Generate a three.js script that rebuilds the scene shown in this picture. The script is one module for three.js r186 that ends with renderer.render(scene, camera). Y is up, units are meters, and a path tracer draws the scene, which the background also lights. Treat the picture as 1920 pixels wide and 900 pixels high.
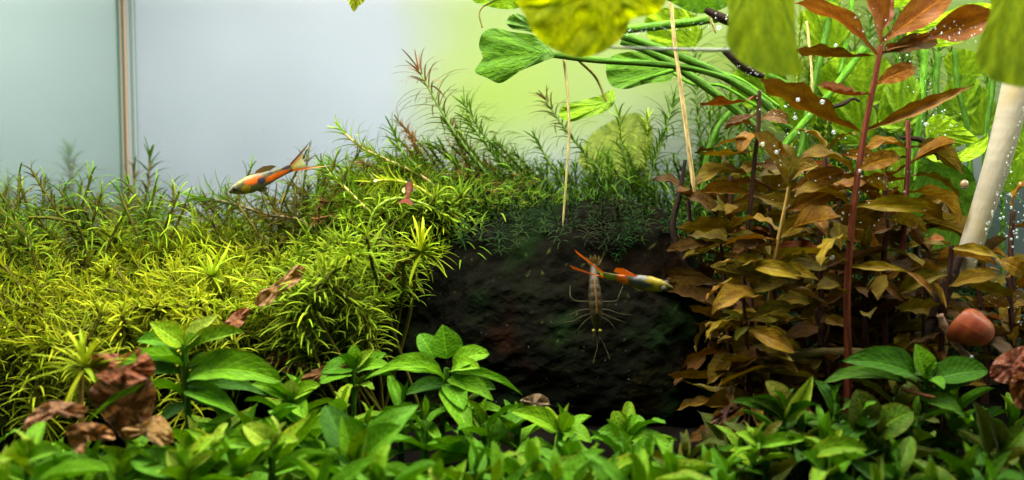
import * as THREE from 'three';
import { RectAreaLightUniformsLib } from 'three/addons/lights/RectAreaLightUniformsLib.js';
import { mergeGeometries } from 'three/addons/utils/BufferGeometryUtils.js';
import { ImprovedNoise } from 'three/addons/math/ImprovedNoise.js';

// ---------------------------------------------------------------- camera, light, exposure
const V = (x, y, z) => new THREE.Vector3(x, y, z);
const scene = new THREE.Scene();
scene.background = new THREE.Color(0.06, 0.066, 0.066);          // the dim room in front of the tank
const camera = new THREE.PerspectiveCamera(32, 1024 / 480, 0.005, 20);
const EYE = V(0, 0.115, 0.33), PITCH = THREE.MathUtils.degToRad(-3);
camera.position.copy(EYE);
camera.rotation.set(PITCH, 0, 0);
camera.focus = 0.34; camera.userData.fStop = 8;
const renderer = new THREE.WebGLRenderer({ antialias: true });
renderer.setSize(1024, 480);
renderer.toneMapping = THREE.LinearToneMapping;
renderer.toneMappingExposure = 1.0;
renderer.shadowMap.enabled = true;
RectAreaLightUniformsLib.init();
const LAMP = { x: -0.02, y: 0.29, z: 0.045, w: 0.50, h: 0.15, power: 20.5 };
{
  const l = new THREE.RectAreaLight(new THREE.Color(1, 0.985, 0.95), LAMP.power, LAMP.w, LAMP.h);
  l.position.set(LAMP.x, LAMP.y - 0.002, LAMP.z); l.lookAt(LAMP.x, 0, LAMP.z); l.castShadow = true;
  scene.add(l);
}

// ---------------------------------------------------------------- helpers
let seed = 12345;
const rnd = () => { seed = (seed + 0x6d2b79f5) | 0; let t = Math.imul(seed ^ (seed >>> 15), 1 | seed); t = (t + Math.imul(t ^ (t >>> 7), 61 | t)) ^ t; return ((t ^ (t >>> 14)) >>> 0) / 4294967296; };
const rr = (a, b) => a + (b - a) * rnd();
const pick = (a) => a[Math.floor(rnd() * a.length) % a.length];
const lerp = THREE.MathUtils.lerp, clamp = THREE.MathUtils.clamp, smooth = THREE.MathUtils.smoothstep;
const noise = new ImprovedNoise();
const fbm = (x, y, z = 0) => noise.noise(x, y, z) + 0.5 * noise.noise(2.1 * x, 2.1 * y, 2.1 * z + 7) + 0.25 * noise.noise(4.3 * x, 4.3 * y, 4.3 * z + 3);
const F = 450 / Math.tan(THREE.MathUtils.degToRad(16));
const FW = V(0, Math.sin(PITCH), -Math.cos(PITCH)), UPV = V(0, Math.cos(PITCH), Math.sin(PITCH));
const at = (px, py, d) => EYE.clone().addScaledVector(FW, d).addScaledVector(V(1, 0, 0), ((px - 960) / F) * d).addScaledVector(UPV, ((450 - py) / F) * d);
const mm = (px, d) => (px * d) / F;                                 // size of px pixels at distance d
const curveOf = (pts) => new THREE.CatmullRomCurve3(pts, false, 'centripetal');
const along = (pts, d) => curveOf(pts.map((p) => at(p[0], p[1], p[2] ?? d)));
const groundY = (x, z) => 0.022 - (z > 0 ? 0.25 : 0.12) * z + 0.0022 * fbm(x * 40, z * 40);

const used = {};
const numbered = (n) => { const k = used[n] = (used[n] ?? -1) + 1; return k ? `${n}_${String(k).padStart(3, '0')}` : n; };
function tag(o, label, category, group, kind) {
  o.userData = { label }; if (category) o.userData.category = category;
  if (group) o.userData.group = group;
  if (kind) o.userData.kind = kind;
  return o;
}
function thing(name, label, category, pos, group) {
  const o = new THREE.Group(); o.name = numbered(name); o.position.copy(pos); scene.add(o);
  return tag(o, label, category, group);
}
function mesh(name, g, m, parent) {                                 // geometry in world axes, moved to the parent's own
  const o = new THREE.Mesh(g, m); o.name = name; o.castShadow = o.receiveShadow = true;
  if (parent) { const p = parent.getWorldPosition(V(0, 0, 0)); g.translate(-p.x, -p.y, -p.z); parent.add(o); } else { o.name = numbered(name); scene.add(o); }
  return o;
}
function struct(name, g, m) { const o = mesh(name, g, m); o.userData = { kind: 'structure' }; return o; }
function tube(curve, n, radius, k = 8) {                             // radius: number or f(t); ends closed by a taper
  const R = typeof radius === 'number' ? () => radius : radius, fr = curve.computeFrenetFrames(n), pos = [], idx = [], uv = [];
  for (let i = 0; i <= n; i++) {
    const t = i / n, p = curve.getPointAt(t), r = R(t);
    for (let j = 0; j <= k; j++) {
      const a = (j / k) * 2 * Math.PI, q = p.clone().addScaledVector(fr.normals[i], Math.cos(a) * r).addScaledVector(fr.binormals[i], Math.sin(a) * r);
      pos.push(q.x, q.y, q.z); uv.push(j / k, t);
      if (i < n && j < k) { const s = i * (k + 1) + j; idx.push(s, s + k + 1, s + 1, s + 1, s + k + 1, s + k + 2); }
    }
  }
  for (const e of [0, n]) {
    const p = curve.getPointAt(e / n), c = pos.length / 3; pos.push(p.x, p.y, p.z); uv.push(0.5, e / n);
    for (let j = 0; j < k; j++) { const s = e * (k + 1) + j; e ? idx.push(s, c, s + 1) : idx.push(s, s + 1, c); }
  }
  const g = new THREE.BufferGeometry();
  g.setAttribute('position', new THREE.Float32BufferAttribute(pos, 3)); g.setAttribute('uv', new THREE.Float32BufferAttribute(uv, 2));
  g.setIndex(idx); g.computeVertexNormals(); return g;
}
function texture(w, h, f, srgb = true, repeat) {                     // f(u, v) -> [r, g, b] 0..1
  const d = new Uint8Array(w * h * 4);
  for (let y = 0; y < h; y++) for (let x = 0; x < w; x++) {
    const c = f((x + 0.5) / w, (y + 0.5) / h), k = (y * w + x) * 4;
    for (let i = 0; i < 3; i++) d[k + i] = clamp(c[i] ?? c[0], 0, 1) * 255; d[k + 3] = 255;
  }
  const t = new THREE.DataTexture(d, w, h); t.magFilter = t.minFilter = THREE.LinearFilter; t.wrapS = t.wrapT = THREE.RepeatWrapping;
  if (srgb) t.colorSpace = THREE.SRGBColorSpace;
  if (repeat) t.repeat.set(...repeat);
  t.needsUpdate = true; return t;
}
const lin = (r, g, b) => new THREE.Color().setRGB(r, g, b);

// ---------------------------------------------------------------- leaf textures and materials
function veins(u, v, n, k) {                                        // midrib + side veins, 0..1
  const a = Math.abs(u - 0.5), mid = Math.exp(-((a / 0.035) ** 2)), ph = v * n - a * k, s = Math.exp(-(((ph - Math.round(ph)) / 0.13) ** 2)) * (1 - mid) * smooth(0.5 - a, 0, 0.12);
  return [mid, s];
}
const greenMap = texture(128, 256, (u, v) => {
  const [m, s] = veins(u, v, 9, 5), n = 0.5 + 0.35 * fbm(u * 5, v * 10, 3), f = fbm(u * 22, v * 40, 9) * 0.06, b = 0.62 + 0.26 * n + 1.6 * f + 0.26 * m + 0.1 * s;
  return [b + 0.14 * m + 0.03 * n, b + 0.03 * m, b * 0.9 + 0.2 * m];
});
const agedMap = texture(128, 256, (u, v) => {                        // an older leaf: yellowing edge, brown pits, algae dust
  const [m, s] = veins(u, v, 9, 5), n = 0.5 + 0.4 * fbm(u * 5, v * 10, 13), f = fbm(u * 22, v * 40, 19), p = smooth(fbm(u * 9, v * 16, 33), 0.42, 0.62), e = smooth(Math.abs(u - 0.5) + 0.25 * fbm(u * 6, v * 8, 44), 0.3, 0.5), b = 0.6 + 0.26 * n + 0.1 * f + 0.22 * m + 0.08 * s;
  return [lerp(b + 0.1 * m + 0.14 * e, 0.5, p), lerp(b, 0.3, p), b * 0.8 * (1 - p)];
});
const greenBump = texture(128, 256, (u, v) => { const [m, s] = veins(u, v, 9, 5); return [0.55 - 0.3 * m - 0.12 * s + 0.2 * fbm(u * 6, v * 12, 1)]; }, false);
const redMap = texture(128, 256, (u, v) => {
  const [m, s] = veins(u, v, 12, 6), n = 0.5 + 0.5 * fbm(u * 4, v * 6, 30), f = fbm(u * 25, v * 45, 2) * 0.1, b = 0.62 + 0.24 * n + f;
  return [b + 0.25 * m + 0.1 * s, (b - 0.06 + 0.16 * n) + 0.22 * m, b * 0.7 + 0.15 * m];
});
const lilyMap = texture(512, 256, (u, v) => {                        // u round the leaf, v outwards
  const ph = u * 13, w = 0.05 / Math.max(v, 0.15), m = Math.exp(-(((ph - Math.round(ph)) / w / 2.2) ** 2)), x = v * Math.cos(6.283 * u), y = v * Math.sin(6.283 * u);
  const n = fbm(x * 4, y * 4, 5), f = fbm(x * 16, y * 16, 8), b = 0.8 + 0.15 * n + 0.1 * f + 0.03 * m;
  return [b + 0.05 * n, b, b * 0.85];
});
const lilyBump = texture(512, 256, (u, v) => { const x = v * Math.cos(6.283 * u), y = v * Math.sin(6.283 * u), ph = u * 13; return [0.5 + 0.28 * fbm(x * 7, y * 7, 4) + 0.1 * fbm(x * 18, y * 18, 2) - 0.1 * Math.exp(-(((ph - Math.round(ph)) / 0.12) ** 2)) * v]; }, false);
const deadMap = texture(256, 256, (u, v) => {
  const x = v * Math.cos(6.283 * u) * 2.2, y = v * Math.sin(6.283 * u) * 2.2, n = fbm(x * 2, y * 2, 15), f = fbm(x * 9, y * 9, 5), h = fbm(x * 3, y * 3, 40), b = 0.72 + 0.22 * n + 0.16 * f;
  return [b, b * (0.86 + 0.18 * h), b * (0.74 + 0.35 * h)];
});
const speck = texture(256, 256, (u, v) => { const a = fbm(u * 30, v * 30, 3), b = fbm(u * 8, v * 8, 11), c = 0.7 + 0.25 * b + 0.2 * a; return [c, c, c]; });
const speckBump = texture(256, 256, (u, v) => [0.5 + 0.3 * fbm(u * 24, v * 24, 1) + 0.2 * fbm(u * 6, v * 6, 2)], false);

const leafMat = (r, g, b, o = {}) => new THREE.MeshPhysicalMaterial({ color: lin(r, g, b * 0.35), roughness: 0.75, specularIntensity: 0.14, transmission: 0.3, thickness: 0, clearcoat: 0.06, clearcoatRoughness: 0.35, map: greenMap, bumpMap: greenBump, bumpScale: 0.0006, ...o });
const GREEN = {
  bright: [[0.25, 0.53, 0.01], [0.20, 0.48, 0.01], [0.30, 0.55, 0.01], [0.17, 0.44, 0.01]].map((c, i) => leafMat(...c, i === 2 ? { map: agedMap } : {})),
  mid: [[0.14, 0.40, 0.008], [0.11, 0.34, 0.008], [0.17, 0.43, 0.008], [0.20, 0.42, 0.008]].map((c, i) => leafMat(...c, i === 3 ? { map: agedMap } : {})),
  deep: [[0.05, 0.18, 0.008], [0.04, 0.14, 0.008], [0.07, 0.20, 0.008], [0.10, 0.22, 0.008]].map((c, i) => leafMat(...c, i === 3 ? { map: agedMap } : {})),
  olive: [[0.09, 0.13, 0.008], [0.07, 0.10, 0.008], [0.14, 0.15, 0.012]].map((c) => leafMat(...c)),
  pale: [leafMat(0.50, 0.68, 0.22), leafMat(0.44, 0.66, 0.12)],
};
const redLeaf = (r, g, b) => leafMat(r * 0.62, g * 0.54, b * 0.3, { map: redMap, transmission: 0.3, clearcoat: 0.12 });
const RED = {
  olive: [[0.33, 0.24, 0.02], [0.27, 0.21, 0.02], [0.38, 0.25, 0.02], [0.30, 0.25, 0.025]].map((c) => redLeaf(...c)),
  amber: [[0.50, 0.25, 0.02], [0.46, 0.28, 0.02], [0.42, 0.20, 0.025]].map((c) => redLeaf(...c)),
  brown: [[0.22, 0.10, 0.02], [0.26, 0.13, 0.02], [0.17, 0.09, 0.018]].map((c) => redLeaf(...c)),
  rust: [[0.40, 0.11, 0.04], [0.34, 0.10, 0.035], [0.45, 0.15, 0.05]].map((c) => redLeaf(...c)),
  pink: [redLeaf(0.62, 0.24, 0.20), redLeaf(0.55, 0.20, 0.17)],
  yellow: [redLeaf(0.62, 0.48, 0.03), redLeaf(0.55, 0.42, 0.03)],
};
const lilyMat = (r, g, b, o = {}) => new THREE.MeshPhysicalMaterial({ color: lin(r, g, b), roughness: 1, specularIntensity: 0.12, transmission: 0.5, thickness: 0, clearcoat: 0.04, clearcoatRoughness: 0.4, map: lilyMap, bumpMap: lilyBump, bumpScale: 0.0012, ...o });
const stemMat = (r, g, b) => new THREE.MeshPhysicalMaterial({ color: lin(r, g, b), roughness: 0.65, specularIntensity: 0.13, clearcoat: 0.02, clearcoatRoughness: 0.3, map: speck, bumpMap: speckBump, bumpScale: 0.0002 });
const STEM = { green: stemMat(0.08, 0.21, 0.012), bright: stemMat(0.12, 0.33, 0.015), olive: stemMat(0.25, 0.22, 0.04), red: stemMat(0.22, 0.05, 0.02), dark: stemMat(0.07, 0.03, 0.018), amber: stemMat(0.42, 0.25, 0.05), root: stemMat(0.62, 0.52, 0.18), pale: stemMat(0.70, 0.62, 0.42), black: new THREE.MeshPhysicalMaterial({ color: lin(0.022, 0.013, 0.008), roughness: 0.9, specularIntensity: 0.2, bumpMap: speckBump, bumpScale: 0.0008 }), moss: stemMat(0.16, 0.12, 0.03) };
const needleMat = new THREE.MeshPhysicalMaterial({ color: lin(1, 1, 1), vertexColors: true, roughness: 0.8, specularIntensity: 0.1, transmission: 0.3, thickness: 0, clearcoat: 0.03, clearcoatRoughness: 0.35 });

// ---------------------------------------------------------------- one leaf, unit long along +z, unit wide along x
function leafGeo(prof, { arch = -0.6, lift = 0.3, fold = 0.12, wave = 0, waveN = 3, twist = 0, seg = 12, cols = 4, ph = 0 } = {}) {
  const pos = [], uv = [], idx = []; let y = 0, z = 0;
  for (let i = 0; i <= seg; i++) {
    const t = i / seg, w = prof(t), pit = lift + arch * t;
    if (i) { y += Math.sin(pit) / seg; z += Math.cos(pit) / seg; }
    for (let j = 0; j <= cols; j++) {
      const s = (j / cols) * 2 - 1, x0 = (s * w) / 2, h = Math.abs(s) * w * fold + wave * s * s * Math.sin(6.283 * waveN * t + ph + (s > 0 ? 1.3 : 0)), tw = twist * t;
      const x = x0 * Math.cos(tw), hy = h + x0 * 0.35 * Math.sin(tw);
      pos.push(x, y + hy * Math.cos(pit), z - hy * Math.sin(pit)); uv.push(j / cols, t);
      if (i < seg && j < cols) { const a = i * (cols + 1) + j; idx.push(a, a + cols + 1, a + 1, a + 1, a + cols + 1, a + cols + 2); }
    }
  }
  const g = new THREE.BufferGeometry();
  const tip = V(0, y, z), q = new THREE.Quaternion().setFromUnitVectors(tip.clone().normalize(), V(0, 0, 1)), k = 1 / tip.length();
  g.setAttribute('position', new THREE.Float32BufferAttribute(pos, 3)); g.setAttribute('uv', new THREE.Float32BufferAttribute(uv, 2)); g.setIndex(idx);
  g.applyQuaternion(q); g.scale(1, k, k); g.computeVertexNormals(); return g;
}
const lance = (t) => Math.pow(Math.sin(Math.PI * Math.pow(clamp(t, 0, 1), 0.78)), 0.9) * 0.94 + 0.08 * (1 - t);
const oval = (t) => Math.pow(Math.sin(Math.PI * Math.pow(clamp(t, 0, 1), 0.9)), 0.62) * 0.95 + 0.07 * (1 - t);
const spear = (t) => (t < 0.14 ? 0.16 + t * 0.8 : 0.27 + 0.73 * Math.pow(Math.sin(Math.PI * Math.pow((t - 0.14) / 0.86, 0.85)), 1.1)) * (1 - smooth(t, 0.86, 1) * 0.97);
const CARPET_LEAF = [[-0.5, 0.2, 0.14, 0.006, 0.2], [-1.0, 0.4, 0.10, 0.012, -0.3], [-0.2, 0, 0.18, 0.008, 0.1], [-1.5, 0.6, 0.08, 0.014, 0.35], [0.3, -0.2, 0.16, 0.010, -0.2], [-0.8, 0.3, 0.05, 0.018, 0.5]]
  .map(([arch, lift, fold, wave, twist], i) => leafGeo(i % 3 ? lance : oval, { arch, lift, fold, wave, twist, waveN: 2.5 + i * 0.4, ph: i }));
const RED_LEAF = [[-0.7, 0.3, 0.06, 0.014, 0.5], [-1.3, 0.5, 0.1, 0.02, -0.7], [0.4, -0.3, 0.08, 0.02, 0.9], [-0.2, 0.1, 0.16, 0.012, -1.2], [-1.8, 0.9, 0.05, 0.022, 0.4], [0.7, -0.6, 0.12, 0.016, -0.5]]
  .map(([arch, lift, fold, wave, twist], i) => leafGeo(spear, { arch, lift, fold, wave: wave * 1.25, twist, waveN: 2.4 + i * 0.6, ph: i * 2, seg: 16 }));
const SPOON_LEAF = leafGeo((t) => (t < 0.42 ? 0.2 + 0.15 * t : 0.26 + 0.74 * Math.sin(Math.PI * Math.pow((t - 0.42) / 0.58, 0.8))) * (1 - smooth(t, 0.82, 1) * 0.85), { arch: 0.5, lift: -0.3, fold: 0.1, wave: 0.03, twist: 0.3, seg: 16 });
const NEEDLE_LEAF = [[-0.5, 0.3], [-0.9, 0.5], [0.3, -0.1], [-1.2, 0.5]].map(([arch, lift]) => leafGeo((t) => Math.min(1, 0.6 + t * 2) * Math.sqrt(1 - t ** 3 * 0.98), { arch, lift, fold: 0.012, seg: 8, cols: 2 }));

function placeLeaf(parent, geo, mat, base, tip, width, roll = 0, up = V(0, 1, 0), name = 'leaf') {
  const d = tip.clone().sub(base), L = d.length(); d.normalize();
  let y = up.clone().addScaledVector(d, -up.dot(d)); if (y.length() < 0.05) y = V(0, 0, 1).addScaledVector(d, -d.z);
  y.normalize().applyAxisAngle(d, roll);
  const x = y.clone().cross(d), o = new THREE.Mesh(geo, mat); o.name = name; o.castShadow = o.receiveShadow = true;
  o.quaternion.setFromRotationMatrix(new THREE.Matrix4().makeBasis(x, y, d)); o.scale.set(width, L, L);
  o.position.copy(base).sub(parent.position); parent.add(o); return o;
}

// ---------------------------------------------------------------- the tank: soil, back and side walls, corner seam
const WALL = { x0: -0.2187, x1: 0.272, z: -0.149 };
{
  const g = new THREE.PlaneGeometry(0.6, 0.42, 150, 110); g.rotateX(-Math.PI / 2); g.translate(0.03, 0, 0.06);
  const p = g.attributes.position;
  for (let i = 0; i < p.count; i++) p.setY(i, groundY(p.getX(i), p.getZ(i)) + 0.0012 * noise.noise(p.getX(i) * 300, 0, p.getZ(i) * 300));
  g.computeVertexNormals();
  const soil = texture(512, 512, (u, v) => { const n = 0.5 + 0.5 * fbm(u * 40, v * 40, 2), m = fbm(u * 7, v * 7, 6), b = 0.03 + 0.05 * n + 0.02 * m; return [b * 1.1, b * 0.95, b * 0.75]; });
  struct('ground', g, new THREE.MeshPhysicalMaterial({ map: soil, roughness: 1, specularIntensity: 0, bumpMap: speckBump, bumpScale: 0.001 }));

  // frosted film on the back pane, the green glow behind the lilies painted into its colour map
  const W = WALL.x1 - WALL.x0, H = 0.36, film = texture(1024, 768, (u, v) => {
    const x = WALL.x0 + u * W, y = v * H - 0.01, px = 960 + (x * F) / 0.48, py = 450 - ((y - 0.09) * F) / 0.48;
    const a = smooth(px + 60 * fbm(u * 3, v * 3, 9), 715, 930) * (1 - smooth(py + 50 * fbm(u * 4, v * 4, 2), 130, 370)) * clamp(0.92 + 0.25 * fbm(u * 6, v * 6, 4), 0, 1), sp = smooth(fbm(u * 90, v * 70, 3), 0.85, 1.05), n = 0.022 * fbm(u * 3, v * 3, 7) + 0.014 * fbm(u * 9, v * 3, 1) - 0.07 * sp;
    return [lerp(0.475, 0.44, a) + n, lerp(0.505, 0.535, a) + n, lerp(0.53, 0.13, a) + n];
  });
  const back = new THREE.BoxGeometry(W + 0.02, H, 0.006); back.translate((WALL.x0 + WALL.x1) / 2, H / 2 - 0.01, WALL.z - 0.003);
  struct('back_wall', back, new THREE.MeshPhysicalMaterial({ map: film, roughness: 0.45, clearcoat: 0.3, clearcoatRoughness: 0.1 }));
  // the side panes reflect the tank's inside like mirrors, as glass seen slantwise through water does
  const sideMat = new THREE.MeshPhysicalMaterial({ color: lin(0.60, 0.72, 0.64), metalness: 0.92, roughness: 0.09 });
  for (const [name, x] of [['side_wall', WALL.x0 - 0.003], ['side_wall', WALL.x1 + 0.003]]) { const s = new THREE.BoxGeometry(0.006, H, 0.36); s.translate(x, H / 2 - 0.01, WALL.z + 0.18); struct(name, s, sideMat); }
  // silicone seam in the corner
  const seam = thing('silicone_seam', 'upright silicone seam with a thin orange line in the tank corner', 'seam', V(WALL.x0, 0.03, WALL.z));
  const bar = (name, px, r, mat, dz) => mesh(name, tube(curveOf([V(px, 0.02, WALL.z + dz), V(px, 0.18, WALL.z + dz), V(px, 0.35, WALL.z + dz)]), 6, r, 10), mat, seam);
  bar('sealant_bead', WALL.x0 + 0.001, 0.002, new THREE.MeshPhysicalMaterial({ color: lin(0.19, 0.22, 0.20), roughness: 0.6, specularIntensity: 0.3 }), 0.0004);
  bar('orange_line', WALL.x0 + 0.0011, 0.00045, new THREE.MeshPhysicalMaterial({ color: lin(0.36, 0.19, 0.09), roughness: 0.5 }), 0.0031);
  bar('glass_edge', WALL.x0 + 0.0048, 0.0009, new THREE.MeshPhysicalMaterial({ color: lin(0.18, 0.23, 0.20), roughness: 0.5, specularIntensity: 0.3 }), 0.0006);
}
{ // aquarium lamp above the water
  const t = thing('aquarium_lamp', 'slim white aquarium lamp lying across above the tank', 'lamp', V(LAMP.x, LAMP.y, LAMP.z));
  const h = new THREE.BoxGeometry(LAMP.w + 0.02, 0.012, LAMP.h + 0.02); h.translate(LAMP.x, LAMP.y + 0.008, LAMP.z);
  mesh('housing', h, new THREE.MeshStandardMaterial({ color: lin(0.6, 0.6, 0.6), roughness: 0.4 }), t);
  const d = new THREE.BoxGeometry(LAMP.w, 0.002, LAMP.h); d.translate(LAMP.x, LAMP.y + 0.001, LAMP.z);
  mesh('diffuser', d, new THREE.MeshStandardMaterial({ color: lin(0.8, 0.8, 0.8), emissive: lin(1, 0.98, 0.95), emissiveIntensity: 2 }), t);
}

// ---------------------------------------------------------------- rock
const ROCK = { c: V(0.016, 0.045, -0.055), r: V(0.088, 0.066, 0.055) };
{
  const g = new THREE.IcosahedronGeometry(1, 70), p = g.attributes.position, uv = g.attributes.uv;
  for (let i = 0; i < p.count; i++) {
    const q = V(p.getX(i), p.getY(i), p.getZ(i)).normalize(), n = 1 + 0.09 * fbm(q.x * 1.4 + 3, q.y * 1.4, q.z * 1.4) + 0.035 * fbm(q.x * 5, q.y * 5, q.z * 5) + 0.01 * fbm(q.x * 17, q.y * 17, q.z * 17);
    const b = Math.pow(Math.abs(q.x), 2.5) + Math.pow(Math.abs(q.y), 2.5) + Math.pow(Math.abs(q.z), 2.4), k = n * Math.pow(b, -1 / 2.5);
    q.multiplyScalar(k); q.x *= 1 - 0.2 * q.y; q.x += 0.1 * q.y;
    p.setXYZ(i, ROCK.c.x + q.x * ROCK.r.x, ROCK.c.y + q.y * ROCK.r.y, ROCK.c.z + q.z * ROCK.r.z);
    uv.setXY(i, q.x * 0.5 + q.z * 0.23, q.y * 0.5 + q.z * 0.31);
  }
  g.computeVertexNormals();
  const map = texture(512, 512, (u, v) => {
    const a = fbm(u * 5, v * 5, 2), b = fbm(u * 26, v * 26, 9), c = smooth(fbm(u * 3, v * 3, 21), 0.15, 0.6), s = smooth(fbm(u * 60, v * 60, 4), 0.55, 0.9), m = 0.042 + 0.018 * a + 0.02 * b;
    return [m + 0.09 * c + 0.13 * s, m + 0.015 * c + 0.045 * smooth(a, 0, 0.6) + 0.14 * s, m * 0.5 + 0.05 * s];
  });
  const rockBump = texture(512, 512, (u, v) => [0.5 + 0.3 * fbm(u * 40, v * 40, 1) + 0.25 * fbm(u * 9, v * 9, 2)], false);
  const t = mesh('boulder', g, new THREE.MeshPhysicalMaterial({ map, roughness: 1, specularIntensity: 0.08, bumpMap: rockBump, bumpScale: 0.0009 }));
  tag(t, 'large dark mossy boulder in the middle of the tank', 'rock');
}

// ---------------------------------------------------------------- needle-leaved stem plants
class Needles {                                                     // collects curved needle leaves into one geometry
  constructor() { this.p = []; this.n = []; this.c = []; this.i = []; }
  leaf(o, T, R, L, w, th0, th1, c0, c1, seg = 7, sag = 0) {
    const S = T.clone().cross(R).normalize(), q = o.clone(), start = this.p.length / 3;
    for (let i = 0; i <= seg; i++) {
      const s = i / seg, th = lerp(th0, th1, s), d = T.clone().multiplyScalar(Math.cos(th)).addScaledVector(R, Math.sin(th)); d.y -= sag * s; d.normalize();
      if (i) q.addScaledVector(d, L / seg);
      const N = d.clone().cross(S).normalize(), k = w * 0.5 * (i === seg ? 0.12 : Math.sqrt(1 - s ** 3) * Math.min(1, 0.55 + s * 3));
      for (const e of [-1, 1]) {
        this.p.push(q.x + S.x * e * k, q.y + S.y * e * k, q.z + S.z * e * k);
        const m = N.clone().addScaledVector(S, e * 0.5).normalize(); this.n.push(m.x, m.y, m.z);
        for (let c = 0; c < 3; c++) this.c.push(lerp(c0[c], c1[c], s));
      }
      if (i < seg) { const a = start + i * 2; this.i.push(a, a + 2, a + 1, a + 1, a + 2, a + 3); }
    }
  }
  stem(curve, { L = 0.008, w = 0.0009, gap = 0.0028, per = 6, from = 0.25, col = [0.3, 0.4, 0.02], tip = null, droop = 0.12 } = {}) {
    const len = curve.getLength(), n = Math.max(4, Math.round((len * (1 - from)) / gap));
    for (let k = 0; k <= n; k++) {
      const t = from + (1 - from) * (k / n), o = curve.getPointAt(t), T = curve.getTangentAt(t), near = 1 - smooth(1 - t, 0, 0.012 / len), a0 = k * 0.6 + rnd();
      const X = V(0, 0, 1).cross(T).normalize(), Y = T.clone().cross(X);
      const grow = lerp(1, 0.55, near) * lerp(0.8, 1, smooth(t, from, from + 0.2));
      const base = tip ? col.map((v, c) => lerp(v, tip[c], smooth(t, 0.72, 1))) : col;
      for (let j = 0; j < per; j++) {
        if (rnd() < 0.08) continue;
        const a = a0 + ((j + rr(-0.25, 0.25)) / per) * 6.283, R = X.clone().multiplyScalar(Math.cos(a)).addScaledVector(Y, Math.sin(a)), b = rr(0.65, 1.2), hue = rr(0.85, 1.18), c = [base[0] * b * hue, base[1] * b, base[2] * b];
        this.leaf(o, T, R, L * grow * rr(0.75, 1.25), w * rr(0.8, 1.15), lerp(rr(0.5, 1.1), rr(0.15, 0.5), near), lerp(rr(1.4, 2.4), rr(0.4, 1.5), near), c.map((v) => v * 0.8), c.map((v) => v * 1.1), 7, droop);
      }
    }
  }
  build(name, parent) {
    const g = new THREE.BufferGeometry();
    g.setAttribute('position', new THREE.Float32BufferAttribute(this.p, 3)); g.setAttribute('normal', new THREE.Float32BufferAttribute(this.n, 3)); g.setAttribute('color', new THREE.Float32BufferAttribute(this.c, 3)); g.setIndex(this.i);
    return mesh(name, g, needleMat, parent);
  }
}
const NC = { yellow: [0.31, 0.36, 0.006], lime: [0.22, 0.34, 0.006], green: [0.09, 0.19, 0.006], dark: [0.03, 0.075, 0.005], brown: [0.11, 0.09, 0.015], rust: [0.20, 0.08, 0.03] };
function groundPoint(p, dx = 0, dz = 0) { const x = clamp(p.x + dx, WALL.x0 + 0.004, WALL.x1 - 0.004), z = Math.max(p.z + dz, WALL.z + 0.006); return V(x, groundY(x, z) - 0.002, z); }
function needlePlant(label, pts, d, o = {}) {                        // pts from the tip downwards, in picture coordinates
  const P = pts.map((p) => at(p[0], p[1], p[2] ?? d)).reverse(), foot = groundPoint(P[0], o.dx ?? 0, o.dz ?? 0);
  const c = curveOf(foot.y < P[0].y - 0.004 ? [foot, ...P] : P), t = thing('needle_stem_plant', label, 'aquatic plant', foot, o.group);
  const sc = o.stemCol ?? o.col ?? NC.green, nd = new Needles();
  mesh('stem', tube(c, 26, (s) => lerp(0.0011, 0.0006, s), 7), new THREE.MeshPhysicalMaterial({ color: lin(sc[0] * 0.9, sc[1] * 0.8, sc[2]), roughness: 0.6 }), t);
  nd.stem(c, { from: 0.3, ...o, L: (o.L ?? 0.008) * 1.6, w: (o.w ?? 0.0009) * 0.95 });
  nd.build('needle_leaves', t).userData = { kind: 'stuff' };
  return t;
}
needlePlant('tall needle-leaved stem with a reddish brown tip, highest above the boulder', [[786, 132], [815, 185], [850, 245], [930, 350], [960, 400]], 0.385, { col: NC.green, tip: NC.rust, L: 0.0135, w: 0.0009, per: 6, gap: 0.0032 });
needlePlant('arching needle-leaved stem with a pale green tip near the tail of the striped orange fish', [[642, 246], [675, 275], [720, 298], [790, 330], [850, 390]], 0.375, { col: NC.green, tip: NC.lime, stemCol: [0.3, 0.22, 0.05], L: 0.010, gap: 0.003 });
needlePlant('slanting green needle-leaved stem just below the reddish tip stem', [[905, 190], [880, 230], [935, 300], [1005, 375]].slice(1), 0.39, { col: NC.green, L: 0.011 });
needlePlant('thin needle-leaved stem slanting below the ruffled lobed lily leaf', [[872, 195], [905, 250], [960, 310], [1010, 370]], 0.40, { col: NC.green, L: 0.011 });
needlePlant('needle-leaved stem with a curled tip beside the hanging yellow root', [[1024, 188], [1048, 225], [1090, 280], [1130, 335]], 0.395, { col: NC.green, tip: NC.brown, L: 0.0105 });
needlePlant('short dark needle-leaved stem left of the hanging yellow root', [[1005, 262], [1030, 305], [1055, 350]], 0.39, { col: NC.green, L: 0.008 });
needlePlant('upright needle-leaved stem under the pale leaf reflection shape by the back wall', [[1160, 218], [1165, 270], [1180, 340]], 0.40, { col: NC.green, tip: NC.lime, L: 0.0095 });
needlePlant('bright upright needle-leaved stem midway between the two hanging roots', [[1214, 225], [1213, 280], [1208, 345]], 0.41, { col: NC.lime, L: 0.0085 });
needlePlant('feathery needle-leaved stem leaning towards the thicker hanging root', [[1262, 195], [1245, 250], [1225, 310], [1215, 350]], 0.40, { col: NC.green, L: 0.0105, w: 0.0011 });
needlePlant('dark needle-leaved stem behind the thicker hanging root', [[1335, 200], [1330, 260], [1315, 340]], 0.42, { col: NC.green, L: 0.012 });
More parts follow.
